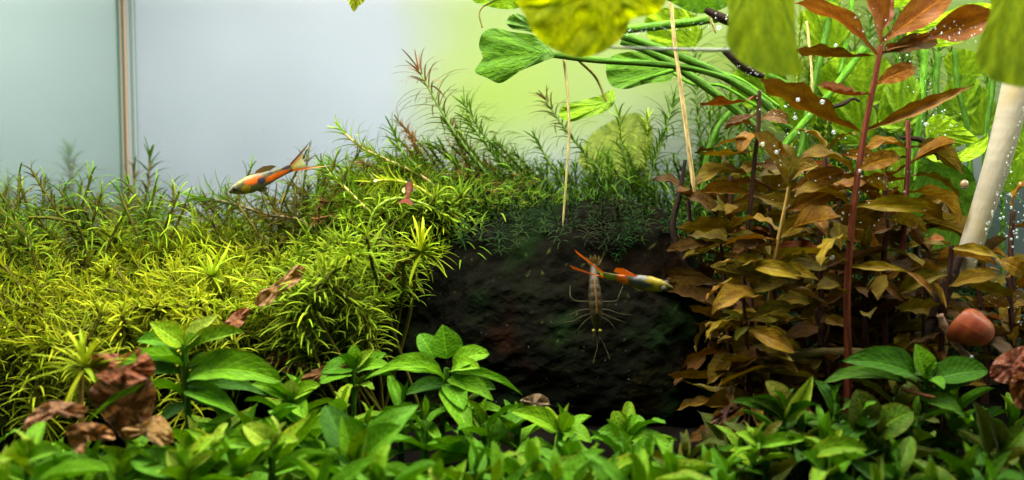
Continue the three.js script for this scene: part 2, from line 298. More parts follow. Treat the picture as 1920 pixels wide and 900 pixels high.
needlePlant('tall dark needle-leaved stem behind the green lily stalks', [[1300, 60], [1302, 130], [1310, 230], [1318, 330]], 0.44, { col: NC.green, L: 0.013, from: 0.2 });
needlePlant('feathery green stem behind the topmost rust coloured leaf', [[1500, 40], [1495, 130], [1490, 230], [1480, 330]], 0.42, { col: NC.lime, L: 0.013 });
needlePlant('needle-leaved stem rising behind the dark red crown', [[1570, 10], [1565, 100], [1555, 200], [1540, 320]], 0.43, { col: NC.lime, L: 0.013 });
needlePlant('needle-leaved stem beside the olive leaf with a notched end', [[1370, 190], [1365, 250], [1350, 340]], 0.41, { col: NC.green, L: 0.011 });
needlePlant('stiff brownish needle-leaved stem standing just beside the corner seam', [[281, 296], [278, 340], [270, 430]], 0.455, { col: NC.brown, tip: NC.green, L: 0.013, w: 0.0013, per: 5, gap: 0.004 });
needlePlant('brown needle-leaved stem in front of the corner seam', [[252, 320], [252, 360], [262, 440]], 0.448, { col: NC.brown, L: 0.011, w: 0.0012, per: 4, gap: 0.005 });
needlePlant('brown needle-leaved stem lying flat below the striped orange fish', [[372, 372], [430, 380], [500, 402], [580, 425]], 0.375, { col: NC.brown, tip: NC.green, L: 0.010, w: 0.001 });
needlePlant('needle-leaved stem with curling leaves under the tail of the striped orange fish', [[612, 318], [640, 345], [680, 385], [720, 430]], 0.36, { col: NC.lime, tip: NC.green, L: 0.0105, stemCol: [0.4, 0.4, 0.05] });
needlePlant('yellow green needle-leaved stem lying across the small red fish', [[700, 340], [740, 338], [790, 355], [830, 400]], 0.36, { col: NC.yellow, L: 0.0085 });
needlePlant('green needle-leaved stem in the gap between reddish tip and arching stem', [[738, 248], [755, 285], [790, 320], [830, 380]], 0.38, { col: NC.green, L: 0.010 });
needlePlant('drooping yellow green stem hanging over the edge of the boulder', [[845, 410], [800, 385], [740, 372], [700, 400]], 0.35, { col: NC.lime, L: 0.0075 });
needlePlant('yellow green stem spilling forward beside the long tan dead leaf', [[716, 560], [670, 568], [610, 575], [560, 560]], 0.322, { col: NC.lime, L: 0.0085, w: 0.0012 });
needlePlant('low yellow green tuft hanging over the dark hollow below the tan leaf', [[600, 610], [580, 575], [560, 540]], 0.318, { col: NC.lime, L: 0.0095, w: 0.0013, per: 7 });

// rosettes near enough to tell each needle: every leaf its own part
function rosette(label, px, py, d, n, len, wid, cols, o = {}) {
  const c = at(px, py, d), foot = groundPoint(c, o.dx ?? -0.012, o.dz ?? -0.02), t = thing('needle_rosette', label, 'aquatic plant', foot);
  mesh('stem', tube(curveOf([foot, foot.clone().lerp(c, 0.6).add(V(-0.004, 0.016, -0.006)), c]), 14, 0.0009, 7), STEM.amber, t);
  for (let i = 0; i < n; i++) {
    const a = (i / n) * 6.283 * 3 + rr(-0.3, 0.3), L = mm(len, d) * rr(0.5, 1.15), dir = V(Math.cos(a) * 1.1, Math.sin(a) * 0.55 + 0.22, rr(-0.5, 0.7)).normalize();
    placeLeaf(t, pick(NEEDLE_LEAF), pick(cols), c, c.clone().addScaledVector(dir, L), mm(wid, d) * rr(0.8, 1.1), rr(-0.3, 0.3));
  }
  for (const [tx, ty, w] of o.leaves ?? []) placeLeaf(t, NEEDLE_LEAF[0], cols[0], c, at(tx, ty, d - 0.004), mm(w, d), 0);
}
const needleLeafMat = [[0.34, 0.42, 0.02], [0.28, 0.40, 0.02], [0.40, 0.43, 0.02]].map((c) => leafMat(...c, { bumpMap: null, map: null, transmission: 0.35 }));
rosette('star-shaped yellow green needle rosette at the upper edge of the boulder', 790, 474, 0.322, 46, 68, 6.5, needleLeafMat, { dx: -0.03, dz: -0.03, leaves: [[768, 535, 9], [838, 520, 9], [842, 448, 8], [720, 490, 8]] });
rosette('loose yellow needle rosette just above the pink curled dead leaf', 75 + 85, 690, 0.262, 40, 86, 8, needleLeafMat, { leaves: [[130, 755, 12], [20, 730, 12]] });
rosette('yellow green needle star in the middle of the bright thicket', 397, 518, 0.33, 34, 70, 6.5, needleLeafMat, { leaves: [[350, 450, 9], [470, 535, 9]] });

// the thickets: masses of needle stems that nobody could count
{
  const top = curveOf([V(-60, 325, 0), V(0, 330, 0), V(120, 355, 0), V(250, 350, 0), V(350, 350, 0), V(450, 355, 0), V(560, 330, 0), V(640, 290, 0), V(740, 275, 0), V(860, 320, 0), V(950, 370, 0)]);
  const yTop = (px) => { let best = 400; for (let i = 0; i < top.points.length - 1; i++) { const a = top.points[i], b = top.points[i + 1]; if (px >= a.x && px <= b.x) best = lerp(a.y, b.y, (px - a.x) / (b.x - a.x)); } return best; };
  const yBot = (px) => (px < 170 ? 650 : px < 420 ? 600 : px < 480 ? lerp(600, 615, (px - 420) / 60) : px < 540 ? 605 : lerp(605, 385, clamp((px - 540) / 210, 0, 1)));
  const nd = new Needles(), stems = [];
  for (let k = 0; k < 480; k++) {
    const px = rr(-30, 870), t = Math.pow(rnd(), 0.75), d = lerp(Math.min(0.425, 0.2117 * F / (960 - px)), px > 690 ? 0.35 : 0.305, t), y0 = yTop(px) + 12, y1 = yBot(px);
    if (y1 < y0 + 10) continue;
    const py = lerp(y0, y1, t) + rr(-14, 22), p = at(px, py, d); if (p.x < WALL.x0 + 0.006) continue;
    const foot = groundPoint(p, rr(-0.006, 0.02), rr(-0.022, -0.006)), lean = V(rr(-0.9, 0.5), rr(0.1, 0.9), rr(-0.2, 0.7)).normalize();
    const h = Math.max(0.008, p.y - foot.y), c = curveOf([foot, p.clone().addScaledVector(lean, -Math.min(h * 0.55, 0.022)), p]);
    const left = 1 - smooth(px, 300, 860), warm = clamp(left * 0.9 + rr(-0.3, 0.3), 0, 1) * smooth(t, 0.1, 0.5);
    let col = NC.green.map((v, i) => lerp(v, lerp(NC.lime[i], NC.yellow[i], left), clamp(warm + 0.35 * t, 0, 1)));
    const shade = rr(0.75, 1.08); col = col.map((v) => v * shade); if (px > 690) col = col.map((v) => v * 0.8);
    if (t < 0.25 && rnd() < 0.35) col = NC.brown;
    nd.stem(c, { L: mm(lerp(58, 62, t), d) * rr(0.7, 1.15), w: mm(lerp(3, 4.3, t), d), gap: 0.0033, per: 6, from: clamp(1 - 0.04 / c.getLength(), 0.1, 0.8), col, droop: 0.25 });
    stems.push(tube(c, 10, 0.0008, 5));
  }
  const crest = (px) => (px < 720 ? lerp(312, 232, (px - 600) / 120) : px < 820 ? lerp(232, 205, (px - 720) / 100) : lerp(205, 290, (px - 820) / 180));
  for (let k = 0; k < 95; k++) {                                   // the bank climbs to its peak left of the boulder's top
    const px = lerp(600, 1000, (k * 0.618) % 1), t = Math.pow(rnd(), 0.8), d = lerp(0.405, 0.362, t), p = at(px, lerp(crest(px), Math.min(400, crest(px) + 175), t) + rr(-10, 18), d), q = at(px + rr(40, 150), 420, d + 0.012), foot = groundPoint(q);
    const c = curveOf([foot.y < q.y - 0.004 ? foot : q.clone().add(V(0.004, -0.02, 0)), q, q.clone().lerp(p, 0.55).add(V(rr(-0.003, 0.003), rr(0, 0.005), 0)), p]);
    const k2 = clamp((px - 600) / 330 + rr(-0.3, 0.3), 0, 1), sh = rr(0.6, 1.1);
    nd.stem(c, { L: mm(rr(42, 62), d), w: mm(lerp(2.6, 3.2, t), d), gap: 0.0032, per: 6, from: clamp(1 - 0.055 / c.getLength(), 0.1, 0.8), col: NC.lime.map((v, i) => lerp(v, NC.green[i], k2) * sh), tip: rnd() < 0.15 ? NC.rust : null, droop: 0.2 });
    stems.push(tube(c, 14, 0.0006, 5));
  }
  for (let k = 0; k < 42; k++) {                                   // thin wispy stems standing out above the bank
    const px = lerp(2, 700, ((k * 0.618) % 1)) + rr(-12, 12), d = Math.min(rr(0.36, 0.42), 0.2105 * F / (960 - px)), p = at(px, (px < 560 ? rr(318, 392) : rr(285, 350)), d), foot = groundPoint(p, rr(-0.004, 0.012), rr(-0.008, 0));
    const c = curveOf([foot, p.clone().add(V(rr(-0.016, 0.018), -0.028, rr(-0.004, 0.004))), p]);
    nd.stem(c, { L: mm(rr(46, 78), d), w: mm(3, d), gap: 0.0042, per: 4, from: clamp(1 - 0.04 / c.getLength(), 0.1, 0.8), col: pick([NC.brown, NC.green, NC.green, NC.lime]), droop: 0.3 });
    stems.push(tube(c, 14, 0.0006, 5));
  }
  tag(nd.build('needle_thicket'), 'bright yellow green thicket of needle-leaved stems sloping down along the side pane', 'aquatic plants', null, 'stuff');
  tag(mesh('needle_thicket_stems', mergeGeometries(stems), stemMat(0.14, 0.13, 0.012)), 'tangle of thin yellowish stems inside the bright needle thicket', 'stems', null, 'stuff');

  const nb = new Needles(), sb = [];
  for (let k = 0; k < 150; k++) {
    const px = rr(850, 1420), top2 = px < 960 ? 300 : px < 1300 ? 300 : 290, t = rnd(), d = lerp(0.44, 0.36, t), py = lerp(top2, 420, t) + rr(-25, 25), p = at(px, py, d), foot = groundPoint(p, rr(-0.01, 0.02), rr(-0.01, 0.005));
    foot.y = Math.min(foot.y, p.y - 0.03);
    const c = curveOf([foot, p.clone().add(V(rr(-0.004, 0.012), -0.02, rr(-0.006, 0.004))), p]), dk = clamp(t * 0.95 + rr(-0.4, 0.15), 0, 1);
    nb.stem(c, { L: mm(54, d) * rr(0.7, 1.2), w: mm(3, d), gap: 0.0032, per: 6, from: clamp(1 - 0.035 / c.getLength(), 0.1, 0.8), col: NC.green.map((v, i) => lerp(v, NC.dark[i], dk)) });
    sb.push(tube(c, 10, 0.0007, 5));
  }
  for (let k = 0; k < 60; k++) {                                  // short growth on the boulder's crown
    const px = rr(870, 1290), d = rr(0.335, 0.375), p = at(px, lerp(404, 362, (d - 0.335) / 0.04) + rr(-14, 6), d), foot = V(p.x + rr(-0.006, 0.006), p.y - rr(0.012, 0.02), p.z - rr(0.002, 0.01)), c = curveOf([foot, foot.clone().lerp(p, 0.5).add(V(rr(-0.003, 0.003), 0.002, 0.002)), p]);
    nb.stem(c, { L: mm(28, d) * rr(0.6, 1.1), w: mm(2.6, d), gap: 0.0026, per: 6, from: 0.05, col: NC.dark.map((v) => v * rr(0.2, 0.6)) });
  }
  for (let k = 0; k < 75; k++) {                                   // dark growth added behind the red stems, standing in for shade there
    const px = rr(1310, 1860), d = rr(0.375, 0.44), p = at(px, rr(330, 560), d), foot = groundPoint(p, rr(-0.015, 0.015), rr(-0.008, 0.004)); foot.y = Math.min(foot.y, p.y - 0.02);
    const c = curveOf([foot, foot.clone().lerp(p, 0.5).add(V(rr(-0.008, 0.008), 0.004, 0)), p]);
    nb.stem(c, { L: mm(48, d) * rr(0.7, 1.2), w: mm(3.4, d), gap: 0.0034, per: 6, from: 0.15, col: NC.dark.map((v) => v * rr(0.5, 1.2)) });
    sb.push(tube(c, 10, 0.0008, 5));
  }
  tag(nb.build('dark_needle_thicket'), 'dark green thicket of needle-leaved stems behind the boulder and among the red stems', 'aquatic plants', null, 'stuff');
  tag(mesh('dark_thicket_stems', mergeGeometries(sb), stemMat(0.06, 0.09, 0.02)), 'thin dark stems inside the needle thicket behind the boulder', 'stems', null, 'stuff');

  const nr = new Needles(), sr = [];
  for (let k = 0; k < 42; k++) {
    const px = rr(1330, 1960), py = rr(-40, 330), d = rr(0.41, 0.46), p = at(px, py, d), foot = groundPoint(p, rr(-0.02, 0.02), rr(-0.01, 0.01)); if (p.x > WALL.x1 - 0.004) continue;
    const c = curveOf([foot, p.clone().add(V(rr(-0.012, 0.012), -0.04, 0)), p]);
    nr.stem(c, { L: mm(54, d) * rr(0.7, 1.2), w: mm(3.4, d), gap: 0.004, per: 6, from: 0.35, col: [NC.lime, NC.green, NC.green][k % 3] });
    sr.push(tube(c, 12, 0.0008, 6));
  }
  tag(nr.build('feathery_thicket'), 'green feathery thicket filling the back behind the red stemmed plants', 'aquatic plants', null, 'stuff');
  tag(mesh('feathery_thicket_stems', mergeGeometries(sr), STEM.bright), 'bright green stems of the feathery thicket behind the red stemmed plants', 'stems', null, 'stuff');
}

// ---------------------------------------------------------------- lilies: leaves traced as real curved blades at their own distance
function blade(outline, attach, d, { gx = 0, gy = 0, ruffle = 0.001, cup = 0, crinkle = 0.0004, rings = 9, around = 64, ph = 0 } = {}) {
  const c = new THREE.CatmullRomCurve3(outline.map((p) => V(p[0], p[1], 0)), true, 'centripetal'), pos = [], uv = [], idx = [], size = mm(80, d);
  for (let j = 0; j <= rings; j++) {
    const r = j / rings;
    for (let i = 0; i <= around; i++) {
      const q = c.getPoint((i % around) / around), dx = (q.x - attach[0]) * r, dy = (q.y - attach[1]) * r, u = i / around;
      const dep = d + gx * mm(dx, d) + gy * mm(dy, d) + ruffle * r * r * Math.sin(6.283 * 5 * (i % around) / around + ph) + ruffle * 0.6 * r * r * r * Math.sin(6.283 * 11 * (i % around) / around + ph * 2) + cup * r * r + crinkle * fbm(dx * 0.03 + ph, dy * 0.03, 3);
      const p = at(attach[0] + dx, attach[1] + dy, dep); pos.push(p.x, p.y, p.z); uv.push(u, r);
      if (j < rings && i < around) { const a = j * (around + 1) + i; idx.push(a, a + around + 1, a + 1, a + 1, a + around + 1, a + around + 2); }
    }
  }
  const g = new THREE.BufferGeometry();
  g.setAttribute('position', new THREE.Float32BufferAttribute(pos, 3)); g.setAttribute('uv', new THREE.Float32BufferAttribute(uv, 2)); g.setIndex(idx); g.computeVertexNormals();
  return g;
}
const nearLily = (r, g, b, o) => lilyMat(r, g, b, { transmission: 0.75, ...o });
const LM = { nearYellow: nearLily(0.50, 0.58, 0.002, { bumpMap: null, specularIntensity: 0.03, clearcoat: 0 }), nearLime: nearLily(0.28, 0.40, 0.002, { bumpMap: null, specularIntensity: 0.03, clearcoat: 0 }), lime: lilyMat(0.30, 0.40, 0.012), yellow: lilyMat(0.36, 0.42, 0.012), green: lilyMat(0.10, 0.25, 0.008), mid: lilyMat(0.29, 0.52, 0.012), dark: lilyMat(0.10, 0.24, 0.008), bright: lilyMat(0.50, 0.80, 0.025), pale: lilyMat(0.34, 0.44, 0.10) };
function lily(label, outline, attach, d, mat, o = {}, stalk, sr = 4, sm = STEM.green) {
  const t = thing('lily_leaf', label, 'aquatic plant', at(attach[0], attach[1], d));
  mesh('blade', blade(outline, attach, d, o), mat, t);
  if (stalk) mesh('stalk', tube(along([[attach[0], attach[1], d + 0.001], ...stalk], d), 26, mm(sr, d), 9), sm, t);
  return t;
}
lily('big blurred yellow green crinkled leaf hanging close to the glass at the top', [[965, -5], [985, 30], [1000, 62], [1040, 94], [1090, 108], [1140, 92], [1172, 62], [1185, 36], [1228, 26], [1252, -4], [1250, -110], [1110, -180], [970, -110]], [1105, -40], 0.245, LM.nearYellow, { gy: -0.5, ruffle: 0.0008, crinkle: 0.004, cup: 0.003, ph: 1 });
lily('flat olive green leaf hanging close to the glass above the dark rotting stalk', [[1362, -20], [1366, 40], [1362, 78], [1385, 112], [1422, 132], [1470, 141], [1505, 136], [1496, 100], [1491, 40], [1492, -60], [1500, -130], [1440, -180], [1370, -120]], [1435, -90], 0.252, LM.nearLime, { gy: -0.9, ruffle: 0.0003, crinkle: 0.0015, ph: 2 });  // blade carried up out of view and tilted back to shade the red plants
lily('large blurred leaf above the pale tube, close to the glass', [[1850, -40], [1857, 20], [1842, 62], [1830, 110], [1850, 142], [1892, 160], [1935, 162], [2050, 120], [2040, -60], [1970, -180], [1880, -190], [1835, -110]], [1925, -80], 0.252, LM.nearLime, { gy: -0.9, ruffle: 0.0004, crinkle: 0.0015, ph: 3 });  // unseen upper part added to cast shade on the red stems
lily('ruffled lobed green leaf on a long level stalk beneath the big blurred leaf', [[1030, 88], [1018, 74], [1000, 65], [962, 60], [925, 53], [905, 62], [898, 86], [905, 108], [890, 134], [913, 146], [935, 156], [952, 150], [966, 138], [1002, 122], [1028, 112], [1040, 106]], [1020, 100], 0.335, LM.green, { gx: -0.35, gy: -0.3, ruffle: 0.0012, crinkle: 0.0012, ph: 0.5 }, [[1048, 104], [1110, 112], [1240, 121], [1310, 131], [1370, 150], [1440, 190, 0.37]], 6, STEM.green);
lily('wide dark green leaf hanging behind the crossing lily stalks', [[1257, 150], [1212, 157], [1172, 167], [1146, 160], [1136, 132], [1144, 108], [1180, 97], [1222, 99], [1252, 108], [1265, 130]], [1250, 128], 0.375, LM.green, { gx: 0.3, gy: -0.3, ruffle: 0.0012, ph: 4 }, [[1300, 158], [1350, 160], [1420, 200]], 3, STEM.bright);
lily('small yellow green leaf hanging from a thin curved stalk by the yellow root', [[1150, 168], [1152, 192], [1132, 211], [1100, 220], [1066, 228], [1048, 215], [1058, 198], [1100, 186], [1130, 177]], [1138, 194], 0.36, LM.mid, { gx: -0.3, gy: -0.5, ruffle: 0.001, ph: 2.2 }, [[1120, 150], [1085, 113, 0.345]], 2.6, STEM.olive);
lily('leaf edge showing at the top above the ruffled lobed leaf', [[884, -2], [915, 12], [960, 17], [985, 8], [995, -40], [895, -40]], [945, -10], 0.33, LM.mid, { gy: 0.3, ph: 1 }, [[900, 20], [904, 52]], 1.6, STEM.olive);
lily('small rounded leaf peeping out behind the big blurred leaf', [[950, 44], [956, 30], [972, 26], [995, 40], [1018, 66], [985, 58], [960, 54]], [1005, 55], 0.30, LM.green, { gy: -0.3, ph: 5 });
lily('green leaf spanning the top beside the big blurred leaf', [[1235, -10], [1262, 6], [1300, 24], [1340, 22], [1375, 0], [1370, -60], [1240, -60]], [1310, -30], 0.30, LM.green, { gy: 0.3, ph: 2 });
lily('narrow yellow leaf tip at the top between two green leaves', [[1395, -30], [1420, 12], [1448, 24], [1455, -6], [1440, -40]], [1425, -25], 0.25, LM.yellow, { gy: 0.3 });
lily('pale leaf shape added as a reflection in the back wall glass', [[1085, 306], [1104, 258], [1148, 226], [1196, 212], [1222, 240], [1218, 300], [1180, 330], [1120, 330]], [1180, 320], 0.462, LM.pale, { gx: 0.1, ruffle: 0.0015, ph: 3 });  // added blade standing in for a leaf mirrored in the back glass
lily('bright folded pointed leaf beside the upper part of the pale tube', [[1735, 246], [1742, 222], [1764, 214], [1790, 226], [1816, 246], [1838, 265], [1812, 270], [1780, 280], [1750, 286]], [1745, 250], 0.36, LM.bright, { gy: 0.6, ruffle: 0.0015, ph: 1 }, [[1722, 290], [1715, 340]], 3, STEM.bright);
lily('bright green leaf rim lying on the dark round leaf', [[1725, 270], [1745, 286], [1785, 288], [1835, 268], [1852, 250], [1848, 282], [1815, 302], [1775, 306], [1742, 298]], [1790, 292], 0.355, LM.bright, { gy: -0.5, ruffle: 0.001, ph: 4 });
lily('large dark round leaf behind the brown twisted leaves and pale tube', [[1705, 330], [1722, 304], [1755, 296], [1800, 304], [1828, 335], [1832, 400], [1808, 452], [1775, 482], [1735, 460], [1700, 410]], [1760, 320], 0.37, LM.dark, { gy: 0.15, ruffle: 0.0012, cup: -0.003, ph: 2 });
lily('bright wrinkled leaf behind the main red stem', [[1650, 236], [1652, 180], [1668, 148], [1695, 136], [1722, 152], [1726, 200], [1712, 236], [1680, 250]], [1690, 240], 0.365, LM.mid, { ruffle: 0.0022, crinkle: 0.002, gy: 0.2, ph: 6 });
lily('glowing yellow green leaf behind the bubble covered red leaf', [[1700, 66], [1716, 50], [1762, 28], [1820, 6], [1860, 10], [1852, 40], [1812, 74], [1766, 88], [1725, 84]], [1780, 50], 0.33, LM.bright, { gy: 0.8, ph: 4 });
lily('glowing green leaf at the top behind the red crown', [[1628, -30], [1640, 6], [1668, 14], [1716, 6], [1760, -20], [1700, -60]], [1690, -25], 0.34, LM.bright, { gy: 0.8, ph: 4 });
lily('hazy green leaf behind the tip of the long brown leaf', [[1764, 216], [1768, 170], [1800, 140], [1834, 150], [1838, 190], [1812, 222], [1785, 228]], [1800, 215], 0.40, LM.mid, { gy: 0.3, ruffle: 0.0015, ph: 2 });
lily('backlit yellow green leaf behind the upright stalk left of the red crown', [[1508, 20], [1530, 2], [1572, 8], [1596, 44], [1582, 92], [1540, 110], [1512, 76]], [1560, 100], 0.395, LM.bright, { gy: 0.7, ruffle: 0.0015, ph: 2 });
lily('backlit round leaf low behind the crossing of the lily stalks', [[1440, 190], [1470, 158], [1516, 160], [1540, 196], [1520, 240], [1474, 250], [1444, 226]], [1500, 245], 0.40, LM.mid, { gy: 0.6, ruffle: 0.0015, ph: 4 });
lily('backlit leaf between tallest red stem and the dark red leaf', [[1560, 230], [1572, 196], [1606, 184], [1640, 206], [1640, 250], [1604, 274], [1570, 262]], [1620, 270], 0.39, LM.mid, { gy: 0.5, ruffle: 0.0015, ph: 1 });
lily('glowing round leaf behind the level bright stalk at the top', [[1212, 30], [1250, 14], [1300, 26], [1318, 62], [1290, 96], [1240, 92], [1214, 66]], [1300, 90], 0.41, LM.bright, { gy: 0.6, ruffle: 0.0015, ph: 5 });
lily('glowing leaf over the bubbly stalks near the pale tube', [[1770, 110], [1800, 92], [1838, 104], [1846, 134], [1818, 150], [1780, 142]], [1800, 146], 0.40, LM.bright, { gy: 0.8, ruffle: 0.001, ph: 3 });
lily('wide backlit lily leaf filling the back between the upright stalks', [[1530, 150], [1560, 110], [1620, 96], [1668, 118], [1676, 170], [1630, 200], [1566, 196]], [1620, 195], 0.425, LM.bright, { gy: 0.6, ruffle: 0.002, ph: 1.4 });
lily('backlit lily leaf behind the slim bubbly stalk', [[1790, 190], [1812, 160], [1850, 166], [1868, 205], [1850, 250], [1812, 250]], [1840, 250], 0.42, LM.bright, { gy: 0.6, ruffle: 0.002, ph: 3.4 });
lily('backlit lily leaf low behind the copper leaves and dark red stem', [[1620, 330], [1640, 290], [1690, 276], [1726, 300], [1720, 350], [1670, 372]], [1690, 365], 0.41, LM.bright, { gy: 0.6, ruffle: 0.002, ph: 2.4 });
lily('backlit lily leaf at the back under the flat olive leaf', [[1370, 150], [1396, 120], [1446, 116], [1476, 150], [1460, 196], [1404, 204]], [1440, 200], 0.435, LM.mid, { gy: 0.6, ruffle: 0.002, ph: 4.4 });
lily('dim green leaf beyond the tube by the side pane', [[1862, 330], [1880, 250], [1905, 200], [1940, 220], [1950, 300], [1920, 350], [1885, 360]], [1900, 340], 0.43, LM.mid, { ruffle: 0.0015, ph: 3 });
lily('bright leaf scraps beyond the tube near the red fringe', [[1868, 285], [1890, 255], [1925, 262], [1932, 290], [1900, 300]], [1920, 280], 0.39, LM.bright, { ruffle: 0.0015, gy: 0.4, ph: 1 });
lily('ragged yellow green scrap of leaf hanging into view over the pale wall', [[648, -10], [655, 8], [664, 22], [672, 12], [682, 4], [690, -12], [668, -30]], [668, -14], 0.31, LM.yellow, { gy: 0.3, ruffle: 0.002, ph: 1 });
// the stalks of leaves whose blades are out of sight
function stalk(label, pts, d, r, m, bubbles) {
  const c = along(pts, d), t = thing('lily_stalk', label, 'plant stalk', c.getPointAt(0));
  mesh('stalk', tube(c, 30, (s) => mm(r * 0.85, d) * (1 + 0.05 * Math.sin(s * 40)), 10), m, t);
  return t;
}
stalk('bright green level stalk dotted with air bubbles beside the big blurred leaf', [[1165, 56], [1240, 48], [1300, 41], [1345, 34]], 0.32, 9.5, STEM.bright);
stalk('thick green stalk slanting down from the big blurred leaf, upper of the pair', [[1165, 66], [1250, 96], [1340, 135], [1430, 190], [1480, 245]], 0.335, 9, STEM.green);
stalk('thick green stalk slanting down from the big blurred leaf, lower of the pair', [[1165, 76], [1235, 105], [1320, 160], [1400, 225], [1450, 280]], 0.345, 9, STEM.green);
stalk('slim bright stalk running below the level stalk into the red plants', [[1200, 150, 0.37], [1290, 128], [1380, 146], [1460, 200]], 0.36, 4.5, STEM.bright);
stalk('green stalk leaning behind the notched olive leaf', [[1388, 190], [1345, 240], [1322, 310], [1318, 380]], 0.40, 6, STEM.green);
stalk('upright green stalk behind the upper left red leaf', [[1560, -10], [1545, 80], [1520, 180], [1500, 300]], 0.385, 8, STEM.green);
stalk('green stalk slanting behind the main red stem', [[1620, 90], [1560, 170], [1490, 250], [1450, 300]], 0.375, 8, STEM.bright);
stalk('green stalk crossing low behind the dark red leaf', [[1440, 140], [1520, 180], [1590, 220], [1650, 300]], 0.39, 7, STEM.green);
stalk('bubble covered stalk right behind the bright wrinkled leaf', [[1735, 90], [1730, 160], [1722, 240], [1700, 330]], 0.37, 8, STEM.bright);
stalk('second bubbly stalk beside the bright wrinkled leaf', [[1760, 100], [1755, 170], [1772, 250], [1760, 330]], 0.38, 7, STEM.green);
stalk('slim bubbly stalk under the bubble covered red leaf', [[1790, 95], [1795, 160], [1812, 230], [1820, 330]], 0.39, 6, STEM.green);
stalk('upright stalk just left of the pale tube', [[1868, 100], [1860, 170], [1850, 240], [1845, 330]], 0.38, 6, STEM.green);
stalk('short stalk at the top behind the topmost leaf', [[1600, -20], [1590, 60], [1575, 140]], 0.39, 6, STEM.bright);

// hanging roots
function root(label, pts, d, r0, r1, m) { const c = along(pts, d), o = mesh('hanging_root', tube(c, 40, (t) => mm(lerp(r0, r1, t), d) * (1 + 0.12 * noise.noise(t * 20, r0, 0)) * (t > 0.97 ? 0.6 : 1), 8), m); tag(o, label, 'root'); }
root('thin yellow root hanging from the level lily stalk down to the boulder', [[1057, 106], [1063, 160], [1067, 250], [1061, 345], [1055, 424]], 0.338, 3, 1.8, STEM.root);
root('thicker pale yellow root hanging in front of the crossing lily stalks', [[1257, -8], [1265, 80], [1280, 190], [1293, 290], [1302, 360]], 0.315, 3.6, 4.4, stemMat(0.72, 0.52, 0.2));
root('short thin root hanging in front of the black rotting stalk', [[1317, -8], [1330, 30], [1342, 62]], 0.31, 3, 2.4, STEM.root);
root('faint green root hanging behind the upper left red leaf', [[1512, 40], [1520, 110], [1524, 190]], 0.36, 2.8, 2.2, STEM.root);
root('thin whitish streak lying level across the lily stalks', [[1130, 88], [1200, 91], [1290, 93], [1400, 95]], 0.25, 2.2, 3.6, stemMat(0.9, 0.92, 0.8));  // whitish level streak, drawn with the root helper for its tube shape

// pale tapered tube
{
  const tubeMap = texture(128, 256, (u, v) => { const n = 0.9 + 0.05 * fbm(u * 4, v * 30, 4), g = smooth(fbm(u * 3, v * 4, 8) + v * 0.5, 0.2, 0.9), l = 0.012 * Math.exp(-(((v * 7 - Math.round(v * 7)) / 0.02) ** 2)); return [n - l, n - 0.03 * g - l, n - 0.14 * g - l]; });
  const c = along([[1916, 120], [1880, 270], [1842, 395], [1812, 485], [1794, 532]], 0.315), t = thing('tapered_tube', 'pale beige tapered tube slanting down beside the side pane', 'tube', c.getPointAt(1));
  mesh('tube_body', tube(c, 60, (s) => mm(lerp(26, 18, s), 0.315), 28), new THREE.MeshPhysicalMaterial({ color: lin(0.48, 0.42, 0.29), roughness: 0.8, specularIntensity: 0.3, transmission: 0.35, thickness: 0, map: tubeMap, bumpMap: speckBump, bumpScale: 0.0002 }), t);
}

// black rotting stalks
function rot(label, pts, d, r) { const c = along(pts, d), o = mesh('rotting_stalk', tube(c, 40, (t) => mm(r, d) * (0.55 + 0.5 * Math.sin(Math.PI * Math.min(1, t * 1.1)) + 0.22 * noise.noise(t * 5, r, 2)), 9), STEM.black); tag(o, label, 'dead stalk'); }
rot('black rotting stalk in front of the olive leaf, ending in bubbles', [[1322, 18], [1350, 32], [1380, 45], [1405, 62]], 0.30, 9);
rot('blackened bubbly stalk under the flat olive leaf', [[1355, 92], [1380, 112], [1405, 132], [1432, 144]], 0.30, 9);
rot('blackened thin stalk beside the bright folded leaf', [[1690, 258], [1725, 262], [1748, 275], [1760, 300]], 0.335, 5);
rot('dark curled dead stalk left of the main red stem', [[1545, 205], [1580, 195], [1600, 185], [1612, 190]], 0.335, 4);
rot('dark leaning stem in front of the rounded orange shell', [[1800, 480], [1775, 540], [1750, 600], [1735, 660]], 0.31, 12);
rot('dark brown upright stem at the boulder edge below the thicker root', [[1285, 300], [1275, 360], [1262, 430], [1290, 500], [1360, 560]], 0.345, 6);

